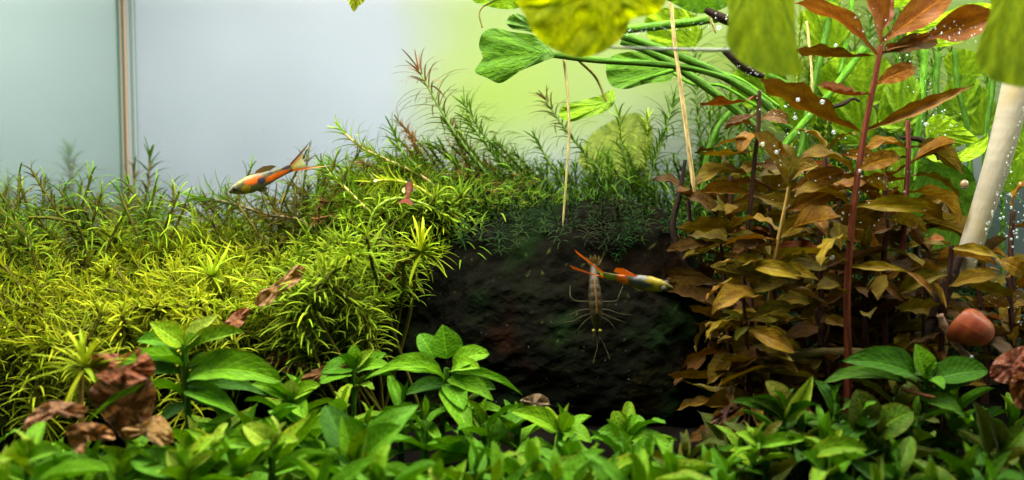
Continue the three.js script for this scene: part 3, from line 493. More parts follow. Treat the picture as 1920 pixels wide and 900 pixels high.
// ---------------------------------------------------------------- red-brown stem plants
const redAll = (y) => (y < 260 ? [...RED.rust, ...RED.amber, ...RED.brown] : y < 470 ? [...RED.olive, ...RED.olive, ...RED.amber, ...RED.brown] : [...RED.olive, ...RED.olive, ...RED.brown, ...RED.brown, ...RED.yellow.slice(1), RED.amber[1]]);
function redPlant(label, pts, d, o = {}) {                           // pts from the tip downwards
  const P = pts.map((p) => at(p[0], p[1], p[2] ?? d)).reverse(), foot = groundPoint(P[0]), c = curveOf(foot.y < P[0].y - 0.003 ? [foot, ...P] : P);
  const t = thing('red_stem_plant', label, 'aquatic plant', foot, o.group), r = mm(o.r ?? 6, d);
  mesh('stem', tube(c, 40, (s) => r * lerp(1.1, 0.75, s), 9), o.stem ?? STEM.dark, t);
  const len = c.getLength(), n = Math.floor(len / mm(o.gap ?? 27, d));
  for (let k = o.skip ?? 0; k < n; k++) {
    const s = 1 - k / n, q = c.getPointAt(clamp(s, 0, 1)), T = c.getTangentAt(clamp(s, 0, 1)), yaw = (o.yaw ?? 0) + k * 1.45 + rr(-0.4, 0.4), py = lerp(pts[0][1], 760, k / n);
    if (s < (o.bare ?? 0.12)) break;
    for (const e of [0, Math.PI]) {
      if (rnd() < 0.1) continue;
      const a = yaw + e + rr(-0.3, 0.3), L = mm(rr(80, 140), d) * (k === 0 ? 0.7 : 1), dir = V(Math.cos(a), k === 0 ? rr(0.3, 1) : rr(-0.5, 0.35), Math.sin(a) * 0.8).normalize();
      placeLeaf(t, pick(RED_LEAF), pick(o.mats ?? redAll(py)), q.clone().addScaledVector(T, rr(-0.0006, 0.0006)), q.clone().addScaledVector(dir, L), L * rr(0.2, 0.31), rr(-1.0, 1.0));
    }
  }
  for (const [bx, by, tx, ty, w, m, g, roll, dd] of o.leaves ?? []) placeLeaf(t, typeof g === 'object' && g ? g : RED_LEAF[g ?? 0], m, at(bx, by, d), at(tx, ty, d + (dd ?? 0)), mm(w, d), roll ?? 0, V(0, 0.8, 0.6));
  return t;
}
redPlant('tallest red stem, with a bubble covered crown of rust leaves', [[1652, 84], [1640, 150], [1622, 240], [1608, 330], [1595, 440], [1588, 560], [1590, 680]], 0.300, {
  r: 7, stem: STEM.red, skip: 99, leaves: [
    [1650, 82, 1612, -28, 78, RED.rust[2], 3, 0.3, -0.005], [1656, 78, 1790, -18, 58, RED.pink[1], 0, 0.5, 0.004], [1658, 92, 1886, 22, 60, RED.rust[2], SPOON_LEAF, 0.7, -0.004], [1642, 104, 1487, 6, 50, RED.pink[1], 0, 0.6, 0],
    [1648, 66, 1672, -30, 42, RED.rust[1], 2, 0.2, 0.006], [1640, 104, 1488, 96, 24, RED.brown[1], 2, 0.2, 0.01], [1648, 104, 1760, 82, 32, RED.brown[1], 0, 0.4, 0.008],
    [1632, 176, 1532, 158, 30, RED.rust[1], 5, 0.4, -0.005], [1642, 158, 1718, 128, 34, RED.pink[0], 4, 0.7, -0.003], [1614, 246, 1424, 150, 36, RED.amber[2], 2, 0.5, -0.006], [1624, 244, 1828, 158, 34, RED.amber[2], 5, 0.5, -0.003],
    [1606, 322, 1690, 296, 34, RED.amber[0], 4, 0.5, -0.004], [1604, 330, 1500, 300, 46, RED.olive[2], 1, 0.6, -0.004], [1600, 388, 1750, 392, 30, RED.yellow[1], 0, 0.5, -0.006], [1598, 390, 1490, 370, 40, RED.olive[2], 1, 0.8, -0.004],
    [1594, 452, 1538, 504, 42, RED.yellow[1], 4, 0.6, -0.01], [1596, 496, 1484, 478, 22, RED.yellow[1], 0, 0.5, -0.006], [1596, 500, 1712, 512, 32, RED.yellow[1], 3, 0.5, -0.006], [1700, 510, 1752, 560, 18, RED.amber[2], 1, 0.4, -0.006], [1590, 558, 1530, 545, 34, RED.olive[0], 1, 0.5, -0.006]] });
redPlant('thin dark red stem topped by the notched olive leaf', [[1424, 170], [1422, 240], [1412, 330], [1402, 460], [1410, 600]], 0.325, { r: 5, skip: 3, leaves: [[1420, 182, 1312, 196, 36, RED.rust[1], SPOON_LEAF, 0.6, 0], [1424, 212, 1358, 232, 26, RED.brown[0], 5, 0.3, 0.004], [1424, 224, 1480, 232, 30, RED.brown[1], 4, 0.3, 0], [1418, 268, 1340, 276, 38, RED.amber[1], 0, 0.5, -0.003], [1418, 250, 1388, 290, 30, RED.amber[2], 1, 0.4, -0.006]] });
redPlant('leaning yellow brown stem with a broad olive top leaf', [[1480, 350], [1466, 420], [1450, 500], [1440, 620]], 0.305, { r: 5, stem: STEM.amber, skip: 2, leaves: [[1478, 352, 1408, 246, 64, RED.olive[2], 3, 0.7, -0.004], [1480, 352, 1440, 268, 40, RED.olive[3], 1, 0.3, 0.006], [1482, 356, 1585, 322, 40, RED.amber[2], 0, 0.6, -0.003], [1474, 396, 1580, 350, 44, RED.amber[2], 2, 0.6, -0.004], [1460, 446, 1526, 396, 36, RED.olive[2], 0, 0.5, -0.004], [1456, 452, 1354, 462, 26, RED.amber[2], 0, 0.5, -0.003], [1444, 494, 1380, 505, 26, RED.yellow[1], 1, 0.5, -0.004], [1450, 496, 1540, 528, 40, RED.yellow[1], 3, 0.5, -0.004]] });
redPlant('dark red stem in front of the large dark round leaf', [[1702, 226], [1703, 300], [1696, 400], [1692, 520], [1700, 640]], 0.33, { r: 6, stem: stemMat(0.2, 0.05, 0.03), skip: 2, yaw: 0.4 });
redPlant('brown stem crowded with olive leaves between yellow brown and tallest stem', [[1548, 290], [1545, 380], [1535, 480], [1545, 620]], 0.325, { yaw: 1 });
redPlant('stem with a pair of spreading yellowish leaves at the boulder edge', [[1395, 500], [1394, 560], [1400, 640]], 0.305, { r: 4, skip: 2, leaves: [[1394, 498, 1338, 516, 24, RED.amber[1], 4, 0.4, -0.004], [1398, 498, 1508, 522, 36, RED.yellow[1], 1, 0.6, -0.004], [1398, 545, 1320, 570, 26, RED.amber[0], 4, 0.5, -0.004], [1402, 548, 1470, 532, 26, RED.olive[3], 1, 0.5, -0.002]] });
redPlant('low stem with yellow and orange leaves lowest at the boulder edge', [[1400, 600], [1402, 650], [1408, 720]], 0.300, { r: 4, skip: 9, leaves: [[1398, 606, 1322, 642, 34, RED.yellow[1], 4, 0.5, -0.004], [1400, 604, 1345, 600, 28, GREEN.olive[2], 1, 0.5, 0], [1404, 618, 1492, 660, 40, RED.amber[1], 1, 0.6, -0.004], [1404, 600, 1486, 572, 40, RED.olive[3], 0, 0.6, 0], [1404, 612, 1380, 640, 26, GREEN.olive[2], 0, 0.5, -0.006], [1440, 672, 1350, 674, 34, RED.amber[1], 2, 0.5, -0.004], [1470, 690, 1344, 728, 36, RED.amber[1], 0, 0.5, -0.006], [1478, 678, 1368, 700, 36, RED.brown[1], 1, 0.5, -0.002]] });
redPlant('stem of twisted brown leaves in front of the large dark round leaf', [[1660, 330], [1662, 420], [1655, 520], [1660, 640]], 0.325, { yaw: 0.2 });
redPlant('stem of long yellowish leaf crossing the foot of the pale tube', [[1785, 460], [1778, 530], [1765, 640]], 0.305, { r: 6, skip: 2, bare: 0.4, leaves: [[1782, 466, 1880, 490, 26, RED.yellow[1], 1, 0.5, -0.004], [1868, 486, 1925, 520, 34, RED.amber[1], 4, 0.6, -0.004], [1780, 462, 1742, 452, 24, RED.pink[1], 1, 0.4, -0.002]] });
redPlant('dark leafy stem behind the thicker hanging root tip', [[1290, 375], [1300, 450], [1330, 540]], 0.35, { r: 5, mats: RED.brown, gap: 60 });
redPlant('dark stem with level brown leaves under the notched olive leaf', [[1370, 330], [1372, 420], [1380, 540]], 0.345, { mats: [...RED.brown, ...RED.olive], yaw: 0.3 });
redPlant('shaded brown stem behind the yellow brown leaning stem', [[1500, 400], [1500, 500], [1505, 640]], 0.35, { mats: [...RED.brown, ...RED.olive], yaw: 0.9 });
redPlant('shaded stem at the foot of the tallest red stem', [[1625, 480], [1620, 560], [1625, 680]], 0.325, { mats: [...RED.brown, ...RED.olive], yaw: 2 });
redPlant('shaded stem under the twisted brown leaves', [[1720, 440], [1715, 540], [1710, 650]], 0.335, { mats: [...RED.brown, RED.olive[1]], yaw: 1.4 });
redPlant('low shaded stem above the mossy level stick', [[1530, 580], [1540, 640], [1550, 700]], 0.315, { mats: RED.brown, yaw: 0.4, gap: 30 });
redPlant('shaded copper stem between the thin dark red stem and the boulder edge', [[1350, 420], [1355, 500], [1365, 640]], 0.335, { r: 4, mats: [...RED.brown, ...RED.amber], yaw: 1.2 });
redPlant('copper stem filling the gap behind the tallest red stem', [[1575, 330], [1570, 430], [1570, 600]], 0.345, { r: 4, mats: [...RED.amber, ...RED.rust, ...RED.olive], yaw: 0.6 });
redPlant('copper stem between dark red stem and the pale tube', [[1740, 470], [1735, 540], [1730, 660]], 0.318, { r: 4, mats: [...RED.brown, ...RED.amber], yaw: 2.2 });
redPlant('thin copper stem behind the yellow brown leaning stem and below its top leaf', [[1440, 330], [1445, 430], [1455, 600]], 0.34, { r: 4, mats: [...RED.olive, ...RED.rust], yaw: 0.1 });
redPlant('bubble covered reddish plant beyond the pale tube', [[1900, 395], [1895, 470], [1900, 600]], 0.37, { mats: [...RED.amber, RED.pink[1], ...RED.olive], gap: 28 });
redPlant('pinkish brown plant at the picture edge below the tube', [[1890, 520], [1895, 580], [1900, 660]], 0.35, { mats: [...RED.amber, ...RED.brown, RED.pink[1]], gap: 30 });
redPlant('dim brown stem above the orange shell', [[1830, 500], [1838, 560], [1850, 640]], 0.36, { mats: [...RED.olive, ...RED.brown], gap: 34 });

// mossy stick and shell under the red plants
{
  const c = along([[1432, 672], [1500, 664], [1590, 662], [1672, 668]], 0.305), o = mesh('mossy_stick', tube(c, 40, (t) => mm(10, 0.305) * (1 + 0.3 * noise.noise(t * 9, 1, 1)), 10), STEM.moss);
  tag(o, 'mossy brown stick lying level under the red stemmed plants', 'stick');
  const twig = along([[1762, 590], [1775, 620], [1800, 655], [1818, 672]], 0.30), w = mesh('pinkish_twig', tube(twig, 24, (t) => mm(7, 0.3) * (1 + 0.35 * noise.noise(t * 8, 3, 1)), 8), stemMat(0.5, 0.3, 0.18));
  tag(w, 'short pinkish twig slanting beside the rounded orange shell', 'twig');
  const tw2 = along([[1690, 728], [1720, 738], [1752, 746]], 0.285), w2 = mesh('orange_twig', tube(tw2, 18, mm(4, 0.285), 7), stemMat(0.5, 0.2, 0.08)); tag(w2, 'thin orange twig under the broad dark green crown', 'twig');
  const sc = at(1820, 610, 0.298), R = mm(56, 0.298), t = thing('snail_shell', 'rounded orange brown shell lying under the pale tube', 'shell', sc);
  // a swelling coil: body whorl and spire in one sheet
  const pos = [], idx = [], scol = [], N = 260, K = 30;
  for (let i = 0; i <= N; i++) for (let j = 0; j <= K; j++) {
    const u = i / N, th = u * 5 * Math.PI, g = Math.pow(0.38, (1 - u) * 2.5), cx = R * 0.42 * g, r = R * 0.62 * g, a = (j / K) * 6.283, q = V(Math.cos(th) * (cx + r * Math.cos(a)), -R * 0.75 * g + r * Math.sin(a) * 1.05 + R * 0.55, Math.sin(th) * (cx + r * Math.cos(a)));
    q.multiplyScalar(1 + 0.01 * Math.sin(u * 70)); q.applyEuler(new THREE.Euler(0.5, 0.4, -0.7)); { const b = 0.7 + 0.3 * noise.noise(u * 60, a * 0.6, 2) + 0.25 * noise.noise(u * 17, a, 7); scol.push(0.30 * b, 0.085 * b * b, 0.012 * b); } pos.push(sc.x + q.x, sc.y + q.y, sc.z + q.z);
    if (i < N && j < K) { const s = i * (K + 1) + j; idx.push(s, s + K + 1, s + 1, s + 1, s + K + 1, s + K + 2); }
  }
  const g = new THREE.BufferGeometry(); g.setAttribute('position', new THREE.Float32BufferAttribute(pos, 3)); g.setAttribute('color', new THREE.Float32BufferAttribute(scol, 3)); g.setIndex(idx); g.computeVertexNormals();
  mesh('whorl', g, new THREE.MeshPhysicalMaterial({ vertexColors: true, roughness: 0.55, specularIntensity: 0.5, clearcoat: 0.1 }), t);
}

// ---------------------------------------------------------------- dead leaves
const deadMat = (r, g, b) => new THREE.MeshPhysicalMaterial({ color: lin(r * 0.85, g * 0.82, b * 0.55), roughness: 0.9, specularIntensity: 0.2, transmission: 0.35, thickness: 0, map: deadMap, bumpMap: lilyBump, bumpScale: 0.0016, clearcoat: 0.05, clearcoatRoughness: 0.5 });
function dead(label, outline, attach, d, m, o = {}) { const g = blade(outline, attach, d, { ruffle: 0.0028, crinkle: 0.003, around: 72, rings: 10, ...o }); tag(mesh('dead_leaf', g, m), label, 'dead leaf'); }
dead('large crumpled rusty brown dead leaf standing among the low plants', [[170, 690], [172, 668], [205, 662], [232, 664], [262, 654], [284, 672], [290, 700], [262, 714], [230, 722], [196, 716]], [235, 692], 0.262, deadMat(0.50, 0.20, 0.07), { gy: -0.7, ph: 1 });
dead('greyish brown folded lower half of the crumpled dead leaf', [[186, 712], [230, 716], [275, 706], [292, 730], [284, 780], [268, 815], [236, 826], [208, 800], [192, 780], [166, 740]], [235, 760], 0.266, deadMat(0.42, 0.24, 0.15), { gy: 0.25, ph: 2.4, ruffle: 0.004 });
dead('pinkish curled dead leaf nearest the bottom corner', [[44, 806], [52, 782], [84, 756], [120, 752], [165, 765], [150, 782], [108, 780], [78, 792]], [105, 768], 0.252, deadMat(0.66, 0.40, 0.28), { gy: -0.8, ph: 3 });
dead('tan dead leaf scrap with an orange drooping tip', [[124, 802], [160, 792], [200, 800], [216, 822], [184, 826], [162, 828], [158, 850], [140, 846]], [165, 810], 0.250, deadMat(0.62, 0.36, 0.14), { gy: -0.4, ph: 4 });
dead('olive tan dead leaf lying flat below the crumpled leaf', [[228, 806], [262, 795], [300, 778], [326, 825], [302, 836], [264, 816], [240, 818]], [278, 808], 0.252, deadMat(0.62, 0.46, 0.16), { gy: -1.0, ph: 5 });
dead('long tan dead leaf lying on the needle thicket', [[478, 572], [486, 548], [508, 536], [532, 518], [556, 497], [572, 502], [562, 526], [530, 548], [500, 572]], [525, 535], 0.308, deadMat(0.58, 0.42, 0.16), { gy: -0.8, ph: 1.7 });
dead('small rusty dead leaf beside the long tan one', [[408, 626], [424, 602], [448, 580], [468, 578], [458, 604], [432, 624]], [438, 602], 0.292, deadMat(0.58, 0.26, 0.07), { gy: -0.7, ph: 0.7 });
dead('dull brown dead leaf in the dark hollow under the needle tuft', [[498, 672], [528, 654], [562, 668], [578, 694], [542, 700], [512, 692]], [538, 680], 0.318, deadMat(0.36, 0.22, 0.06), { gy: -0.6, ph: 2.1 });
dead('orange brown dead leaf sticking up behind the low green crowns', [[552, 720], [586, 694], [640, 678], [656, 690], [604, 708], [572, 722]], [605, 700], 0.305, deadMat(0.52, 0.30, 0.09), { gy: -0.7, ph: 3.3 });
dead('pink fading leaf at the picture edge beside the dark crown', [[1856, 704], [1866, 674], [1896, 656], [1926, 650], [1940, 700], [1908, 714], [1880, 718]], [1898, 686], 0.285, deadMat(0.62, 0.26, 0.22), { gy: -0.4, ph: 2 });
dead('orange fading leaf hanging under the pink one', [[1894, 716], [1912, 700], [1940, 694], [1945, 765], [1905, 762]], [1920, 725], 0.282, deadMat(0.60, 0.28, 0.09), { gy: 0.3, ph: 5 });
dead('pale fluffy scrap of debris at the foot of the boulder', [[975, 752], [992, 742], [1012, 738], [1030, 752], [1022, 768], [1000, 775]], [1002, 756], 0.300, deadMat(0.44, 0.38, 0.30), { gy: -0.6, ph: 5, ruffle: 0.004 });
dead('dark red dead leaf in the gap below the red stemmed plants', [[1330, 792], [1352, 770], [1382, 752], [1392, 760], [1362, 786], [1340, 800]], [1360, 776], 0.295, deadMat(0.22, 0.08, 0.04), { gy: -0.6, ph: 1 });

// ---------------------------------------------------------------- low carpet plants
function carpet(label, px, py, d, { tone = 'mid', levels = 4, s = 1, yaw = rr(0, 6), leaves = [], group, auto = true, top = 1 } = {}) {
  const c = at(px, py, d), foot = groundPoint(c, rr(-0.003, 0.003), rr(-0.004, 0.002)); foot.y = Math.min(foot.y, c.y - 0.012);
  const t = thing('carpet_plant', label, 'aquatic plant', foot, group), cv = curveOf([foot, foot.clone().lerp(c, 0.5).add(V(rr(-0.001, 0.001), 0, rr(-0.001, 0.001))), c]), len = cv.getLength();
  mesh('stem', tube(cv, 10, 0.0011 * s, 7), STEM.green, t);
  const M = GREEN[tone];
  if (auto) for (let k = 0; k < levels; k++) {
    const q = cv.getPointAt(clamp(1 - (k * 0.0045 * s) / len, 0.02, 1)), n = k === 0 ? 2 : 2 + (rnd() < 0.45 ? 1 : 0);
    for (let j = 0; j < n; j++) {
      const a = yaw + k * 1.4 + (j / n) * 6.283 + rr(-0.35, 0.35), pit = [1.15, 0.62, 0.28, 0.02, -0.2, -0.4][k] + rr(-0.22, 0.22), L = [0.009, 0.0165, 0.020, 0.021, 0.020, 0.019][k] * s * rr(0.8, 1.12);
      placeLeaf(t, pick(CARPET_LEAF), k === 0 && rnd() < 0.6 ? pick(GREEN[tone === 'bright' ? 'pale' : tone === 'mid' ? 'bright' : tone === 'deep' ? 'mid' : 'olive']) : pick(M), q, q.clone().add(V(Math.cos(a) * Math.cos(pit), Math.sin(pit), Math.sin(a) * Math.cos(pit)).multiplyScalar(L)), L * rr(0.25, 0.35), rr(-0.4, 0.4));
    }
  }
  for (const [bx, by, tx, ty, w, mt, g, dd, roll] of leaves) placeLeaf(t, CARPET_LEAF[g ?? 0], mt ?? pick(M), at(bx, by, d), at(tx, ty, d + (dd ?? 0)), mm(w, d), roll ?? 0, V(0, 0.75, 0.65));
  return t;
}
const B = GREEN.bright, G = GREEN.mid, D = GREEN.deep, PL = GREEN.pale;
carpet('tallest bright carpet plant, its crown beside the crumpled brown dead leaf', 345, 645, 0.285, { tone: 'mid', auto: false, leaves: [
  [344, 648, 280, 604, 50, B[2], 2, -0.004], [350, 648, 410, 590, 34, PL[0], 2, 0.004], [346, 648, 338, 618, 24, B[2], 0, 0.002], [350, 652, 366, 626, 20, B[0], 0, -0.004], [344, 655, 256, 640, 34, G[0], 1, 0.004], [352, 658, 458, 622, 36, G[3], 0, -0.004],
  [344, 680, 262, 672, 34, G[1], 1, 0.006], [354, 690, 472, 668, 24, G[3], 0, 0.008], [352, 688, 440, 672, 30, D[0], 1, 0.006], [352, 712, 528, 716, 60, G[2], 3, -0.002], [352, 732, 452, 782, 46, G[0], 1, -0.01],
  [340, 700, 250, 706, 30, D[0], 1, 0.004], [342, 690, 216, 692, 24, G[2], 1, -0.026], [340, 742, 168, 788, 24, B[1], 3, -0.03], [346, 740, 420, 764, 34, D[1], 0, 0.004], [348, 760, 300, 790, 30, D[1], 0, -0.004], [350, 724, 500, 742, 44, D[0], 1, 0.006]] });
carpet('green carpet plant with two upright rounded leaves in front of the boulder', 838, 690, 0.300, { tone: 'mid', auto: false, leaves: [
  [815, 672, 786, 626, 42, G[1], 0, 0.003], [838, 672, 830, 608, 62, G[0], 2, 0, 0.2], [826, 698, 716, 690, 44, G[2], 1, -0.006], [850, 692, 918, 664, 44, B[1], 3, -0.004], [846, 696, 900, 690, 34, B[0], 0, -0.01], [842, 710, 926, 752, 44, G[2], 1, -0.008], [836, 718, 900, 800, 0, G[0], 1],
  [834, 712, 684, 712, 30, B[1], 3, -0.014], [842, 720, 870, 768, 44, G[0], 0, -0.014], [836, 730, 886, 832, 48, G[2], 1, -0.02], [844, 700, 980, 742, 26, G[0], 1, 0.006], [838, 722, 760, 740, 36, D[0], 0, 0.004], [840, 726, 930, 730, 30, D[0], 0, 0.006]].filter((l) => l[4]) });
carpet('small carpet crown with an upright rounded leaf beside the boulder edge', 664, 690, 0.308, { tone: 'mid', levels: 3, s: 0.85, leaves: [[666, 685, 664, 646, 28, B[1], 0, 0], [670, 688, 702, 655, 26, PL[1], 2, -0.002], [676, 690, 724, 662, 34, G[0], 2, 0.004], [660, 690, 602, 700, 40, G[1], 1, -0.006], [672, 696, 740, 690, 34, G[2], 1, -0.006], [656, 700, 600, 720, 44, G[0], 3, -0.008]] });
carpet('pale topped carpet crown next to the dark hollow', 548, 745, 0.288, { tone: 'mid', levels: 4, leaves: [[548, 740, 545, 712, 34, PL[0], 0, -0.002], [552, 745, 600, 722, 34, B[0], 0, -0.003], [540, 748, 470, 720, 32, G[2], 1, -0.004], [552, 755, 575, 785, 34, B[1], 0, -0.01]] });
carpet('carpet plant with large upright blades front and centre in the lower left', 672, 870, 0.252, { tone: 'mid', levels: 3, leaves: [[668, 868, 640, 780, 58, G[2], 2, 0, 0.3], [676, 870, 752, 798, 62, G[0], 0, -0.002], [672, 872, 692, 800, 40, G[3], 2, -0.006], [664, 875, 610, 760, 60, D[0], 0, 0.01], [680, 870, 786, 758, 66, G[1], 1, 0.008], [672, 880, 700, 860, 30, B[2], 2, -0.01]] });
carpet('bright carpet crown with a broad shiny leaf, nearest below the dark hollow', 512, 835, 0.255, { tone: 'bright', levels: 3, leaves: [[508, 836, 455, 798, 48, PL[1], 0, -0.003], [516, 838, 562, 826, 40, B[2], 1, -0.006], [512, 834, 518, 812, 22, PL[0], 0, 0], [505, 846, 380, 852, 28, B[1], 3, -0.004]] });
carpet('bright carpet crown at the very bottom under the tallest carpet plant', 348, 884, 0.245, { tone: 'bright', levels: 3, leaves: [[346, 884, 312, 846, 36, PL[0], 2, 0], [350, 882, 352, 845, 44, B[1], 0, -0.004], [352, 886, 398, 852, 24, PL[0], 2, 0], [340, 890, 250, 860, 60, G[1], 0, 0.006]] });
carpet('brightest blurred carpet crown in the bottom corner', 52, 862, 0.232, { tone: 'bright', levels: 4, s: 1.05, leaves: [[50, 858, 28, 826, 50, B[2], 0, -0.002], [54, 862, 110, 846, 34, B[1], 0, -0.003], [46, 868, -10, 862, 40, B[2], 1, -0.006]] });
carpet('light green carpet crown right at the foot of the boulder', 1052, 800, 0.285, { tone: 'bright', levels: 3, leaves: [[1046, 808, 956, 772, 40, B[0], 1, -0.004], [1056, 800, 1052, 775, 24, PL[1], 0, 0], [1060, 806, 1110, 830, 40, B[1], 1, -0.006], [1040, 812, 1000, 770, 34, G[2], 2, 0.004]] });
carpet('carpet plant with two upright spotted leaves below the shrimp', 1175, 812, 0.290, { tone: 'mid', levels: 3, leaves: [[1166, 818, 1150, 770, 44, G[3], 0, 0.002, 0.2], [1184, 818, 1198, 778, 44, G[0], 0, 0.004], [1170, 822, 1120, 808, 36, G[1], 1, 0], [1186, 824, 1262, 836, 36, B[1], 1, -0.008]] });
carpet('dark green crown with broad spreading leaves under the red stemmed plants', 1738, 706, 0.290, { tone: 'deep', levels: 3, s: 0.8, leaves: [[1728, 712, 1578, 678, 62, D[0], 1, -0.002], [1732, 706, 1716, 644, 56, G[2], 2, 0.002, 0.2], [1748, 712, 1852, 694, 58, D[0], 0, -0.002], [1740, 710, 1770, 730, 34, G[1], 1, -0.008], [1725, 745, 1810, 782, 46, D[2], 1, -0.008], [1700, 720, 1540, 722, 42, D[2], 3, 0.004]] });
carpet('olive carpet plant with a broad rounded upright leaf', 1612, 800, 0.272, { tone: 'deep', levels: 4, leaves: [[1618, 812, 1606, 730, 78, GREEN.olive[0], 0, 0, 0.1], [1640, 815, 1712, 772, 62, D[3], 3, -0.002]] });
carpet('carpet plant with a mottled pale strap leaf beside the dark gap', 1470, 770, 0.278, { tone: 'deep', levels: 3, leaves: [[1472, 790, 1524, 704, 34, PL[1], 2, -0.002, 0.4], [1478, 768, 1436, 715, 44, GREEN.olive[2], 0, 0.004], [1462, 786, 1370, 752, 30, D[2], 0, -0.002], [1466, 784, 1404, 750, 26, D[3], 0, -0.004]] });
carpet('bright small crown with jagged tips under the dark gap', 1415, 832, 0.262, { tone: 'bright', levels: 3, s: 0.85, leaves: [[1420, 832, 1376, 812, 30, B[0], 5, -0.002], [1422, 830, 1426, 806, 30, B[1], 5, 0], [1424, 838, 1510, 824, 28, B[1], 0, -0.004]] });
carpet('carpet crown with a long light blade crossing the lower right', 1560, 850, 0.250, { tone: 'mid', levels: 3, leaves: [[1520, 856, 1626, 842, 36, G[3], 3, -0.004], [1545, 885, 1500, 850, 46, G[0], 2, -0.006]] });
carpet('dim olive carpet plant in the bottom right corner', 1868, 850, 0.255, { tone: 'olive', levels: 4, leaves: [[1850, 850, 1826, 752, 46, GREEN.olive[0], 2, 0], [1870, 850, 1850, 780, 44, GREEN.olive[1], 2, -0.004], [1874, 856, 1925, 800, 44, D[3], 0, 0]] });
carpet('dark carpet crown with cupped leaf at the bottom beside the olive plant', 1680, 870, 0.245, { tone: 'deep', levels: 4, leaves: [[1680, 885, 1672, 850, 50, G[1], 0, -0.006]] });

// the rest of the low carpet, in three stretches
const edge = [[-20, 800], [230, 800], [300, 760], [400, 730], [520, 740], [620, 730], [760, 720], [900, 740], [960, 775], [1080, 795], [1250, 790], [1380, 790], [1450, 760], [1540, 710], [1700, 705], [1850, 745], [1940, 760]];
const edgeY = (px) => { for (let i = 0; i < edge.length - 1; i++) if (px <= edge[i + 1][0]) return lerp(edge[i][1], edge[i + 1][1], (px - edge[i][0]) / (edge[i + 1][0] - edge[i][0])); return 760; };
const MARKS = [[-10, 'the bottom corner'], [60, 'the pink curled leaf'], [160, 'the tan dead scrap'], [280, 'the olive tan dead leaf'], [350, 'the tallest carpet plant'], [450, 'the rusty dead leaf'], [548, 'the dark hollow'], [664, 'the small upright crown'], [760, 'the star-shaped needle rosette'], [840, 'the upright rounded leaves'], [1000, 'the pale fluffy debris'], [1118, 'the shrimp'], [1240, 'the turning fish'], [1360, 'the dark red dead leaf'], [1420, 'the yellow edge leaves'], [1500, 'the mottled strap leaf'], [1590, 'the tallest red stem'], [1738, 'the dark spreading crown'], [1820, 'the orange shell'], [1930, 'the pink fading leaf']];
const STRETCH = ['carpet plants around the dead leaves', 'carpet plants below the boulder', 'carpet plants below the red stems'], taken = {};
function carpetLabel(px, t, tone) {
  let i = 0; while (i < MARKS.length - 2 && px > MARKS[i + 1][0]) i++;
  const f = (px - MARKS[i][0]) / (MARKS[i + 1][0] - MARKS[i][0]), place = f < 0.3 ? 'below ' + MARKS[i][1] : f > 0.7 ? 'below ' + MARKS[i + 1][1] : `between ${MARKS[i][1]} and ${MARKS[i + 1][1]}`;
  const look = { bright: 'bright', mid: 'fresh green', deep: 'dark green', olive: 'dull olive' }[tone], row = t < 0.34 ? 'back-row' : t < 0.67 ? 'middle-row' : 'front-row';
  let l = `${look} ${row} carpet plant ${place}`; if (taken[l]) l = `${look} leafier ${row} carpet plant ${place.replace('the small upright crown', 'the small crown')}`; taken[l] = 1; return l;
}
for (let i = 0; i < 66; i++) {
  const px = -20 + ((i * 0.61803) % 1) * 1960, t = (i * 0.7548 + 0.2) % 1, py = lerp(edgeY(px) + 12, 935, t), d = lerp(0.302, 0.232, t), k = px < 640 ? 0 : px < 1330 ? 1 : 2;
  if (px < 330 && py < 850 && px > 30) continue;
  const tone = px < 560 ? (rnd() < 0.5 ? 'bright' : 'mid') : px < 1250 ? (rnd() < 0.25 ? 'bright' : 'mid') : px < 1450 ? pick(['mid', 'mid', 'olive']) : pick(['deep', 'deep', 'deep', 'mid', 'olive']);
  carpet(carpetLabel(px, t, tone), px, py, d, { tone, levels: 5, s: lerp(1.05, 1.4, t) * rr(0.8, 1.15), group: STRETCH[k] });
}

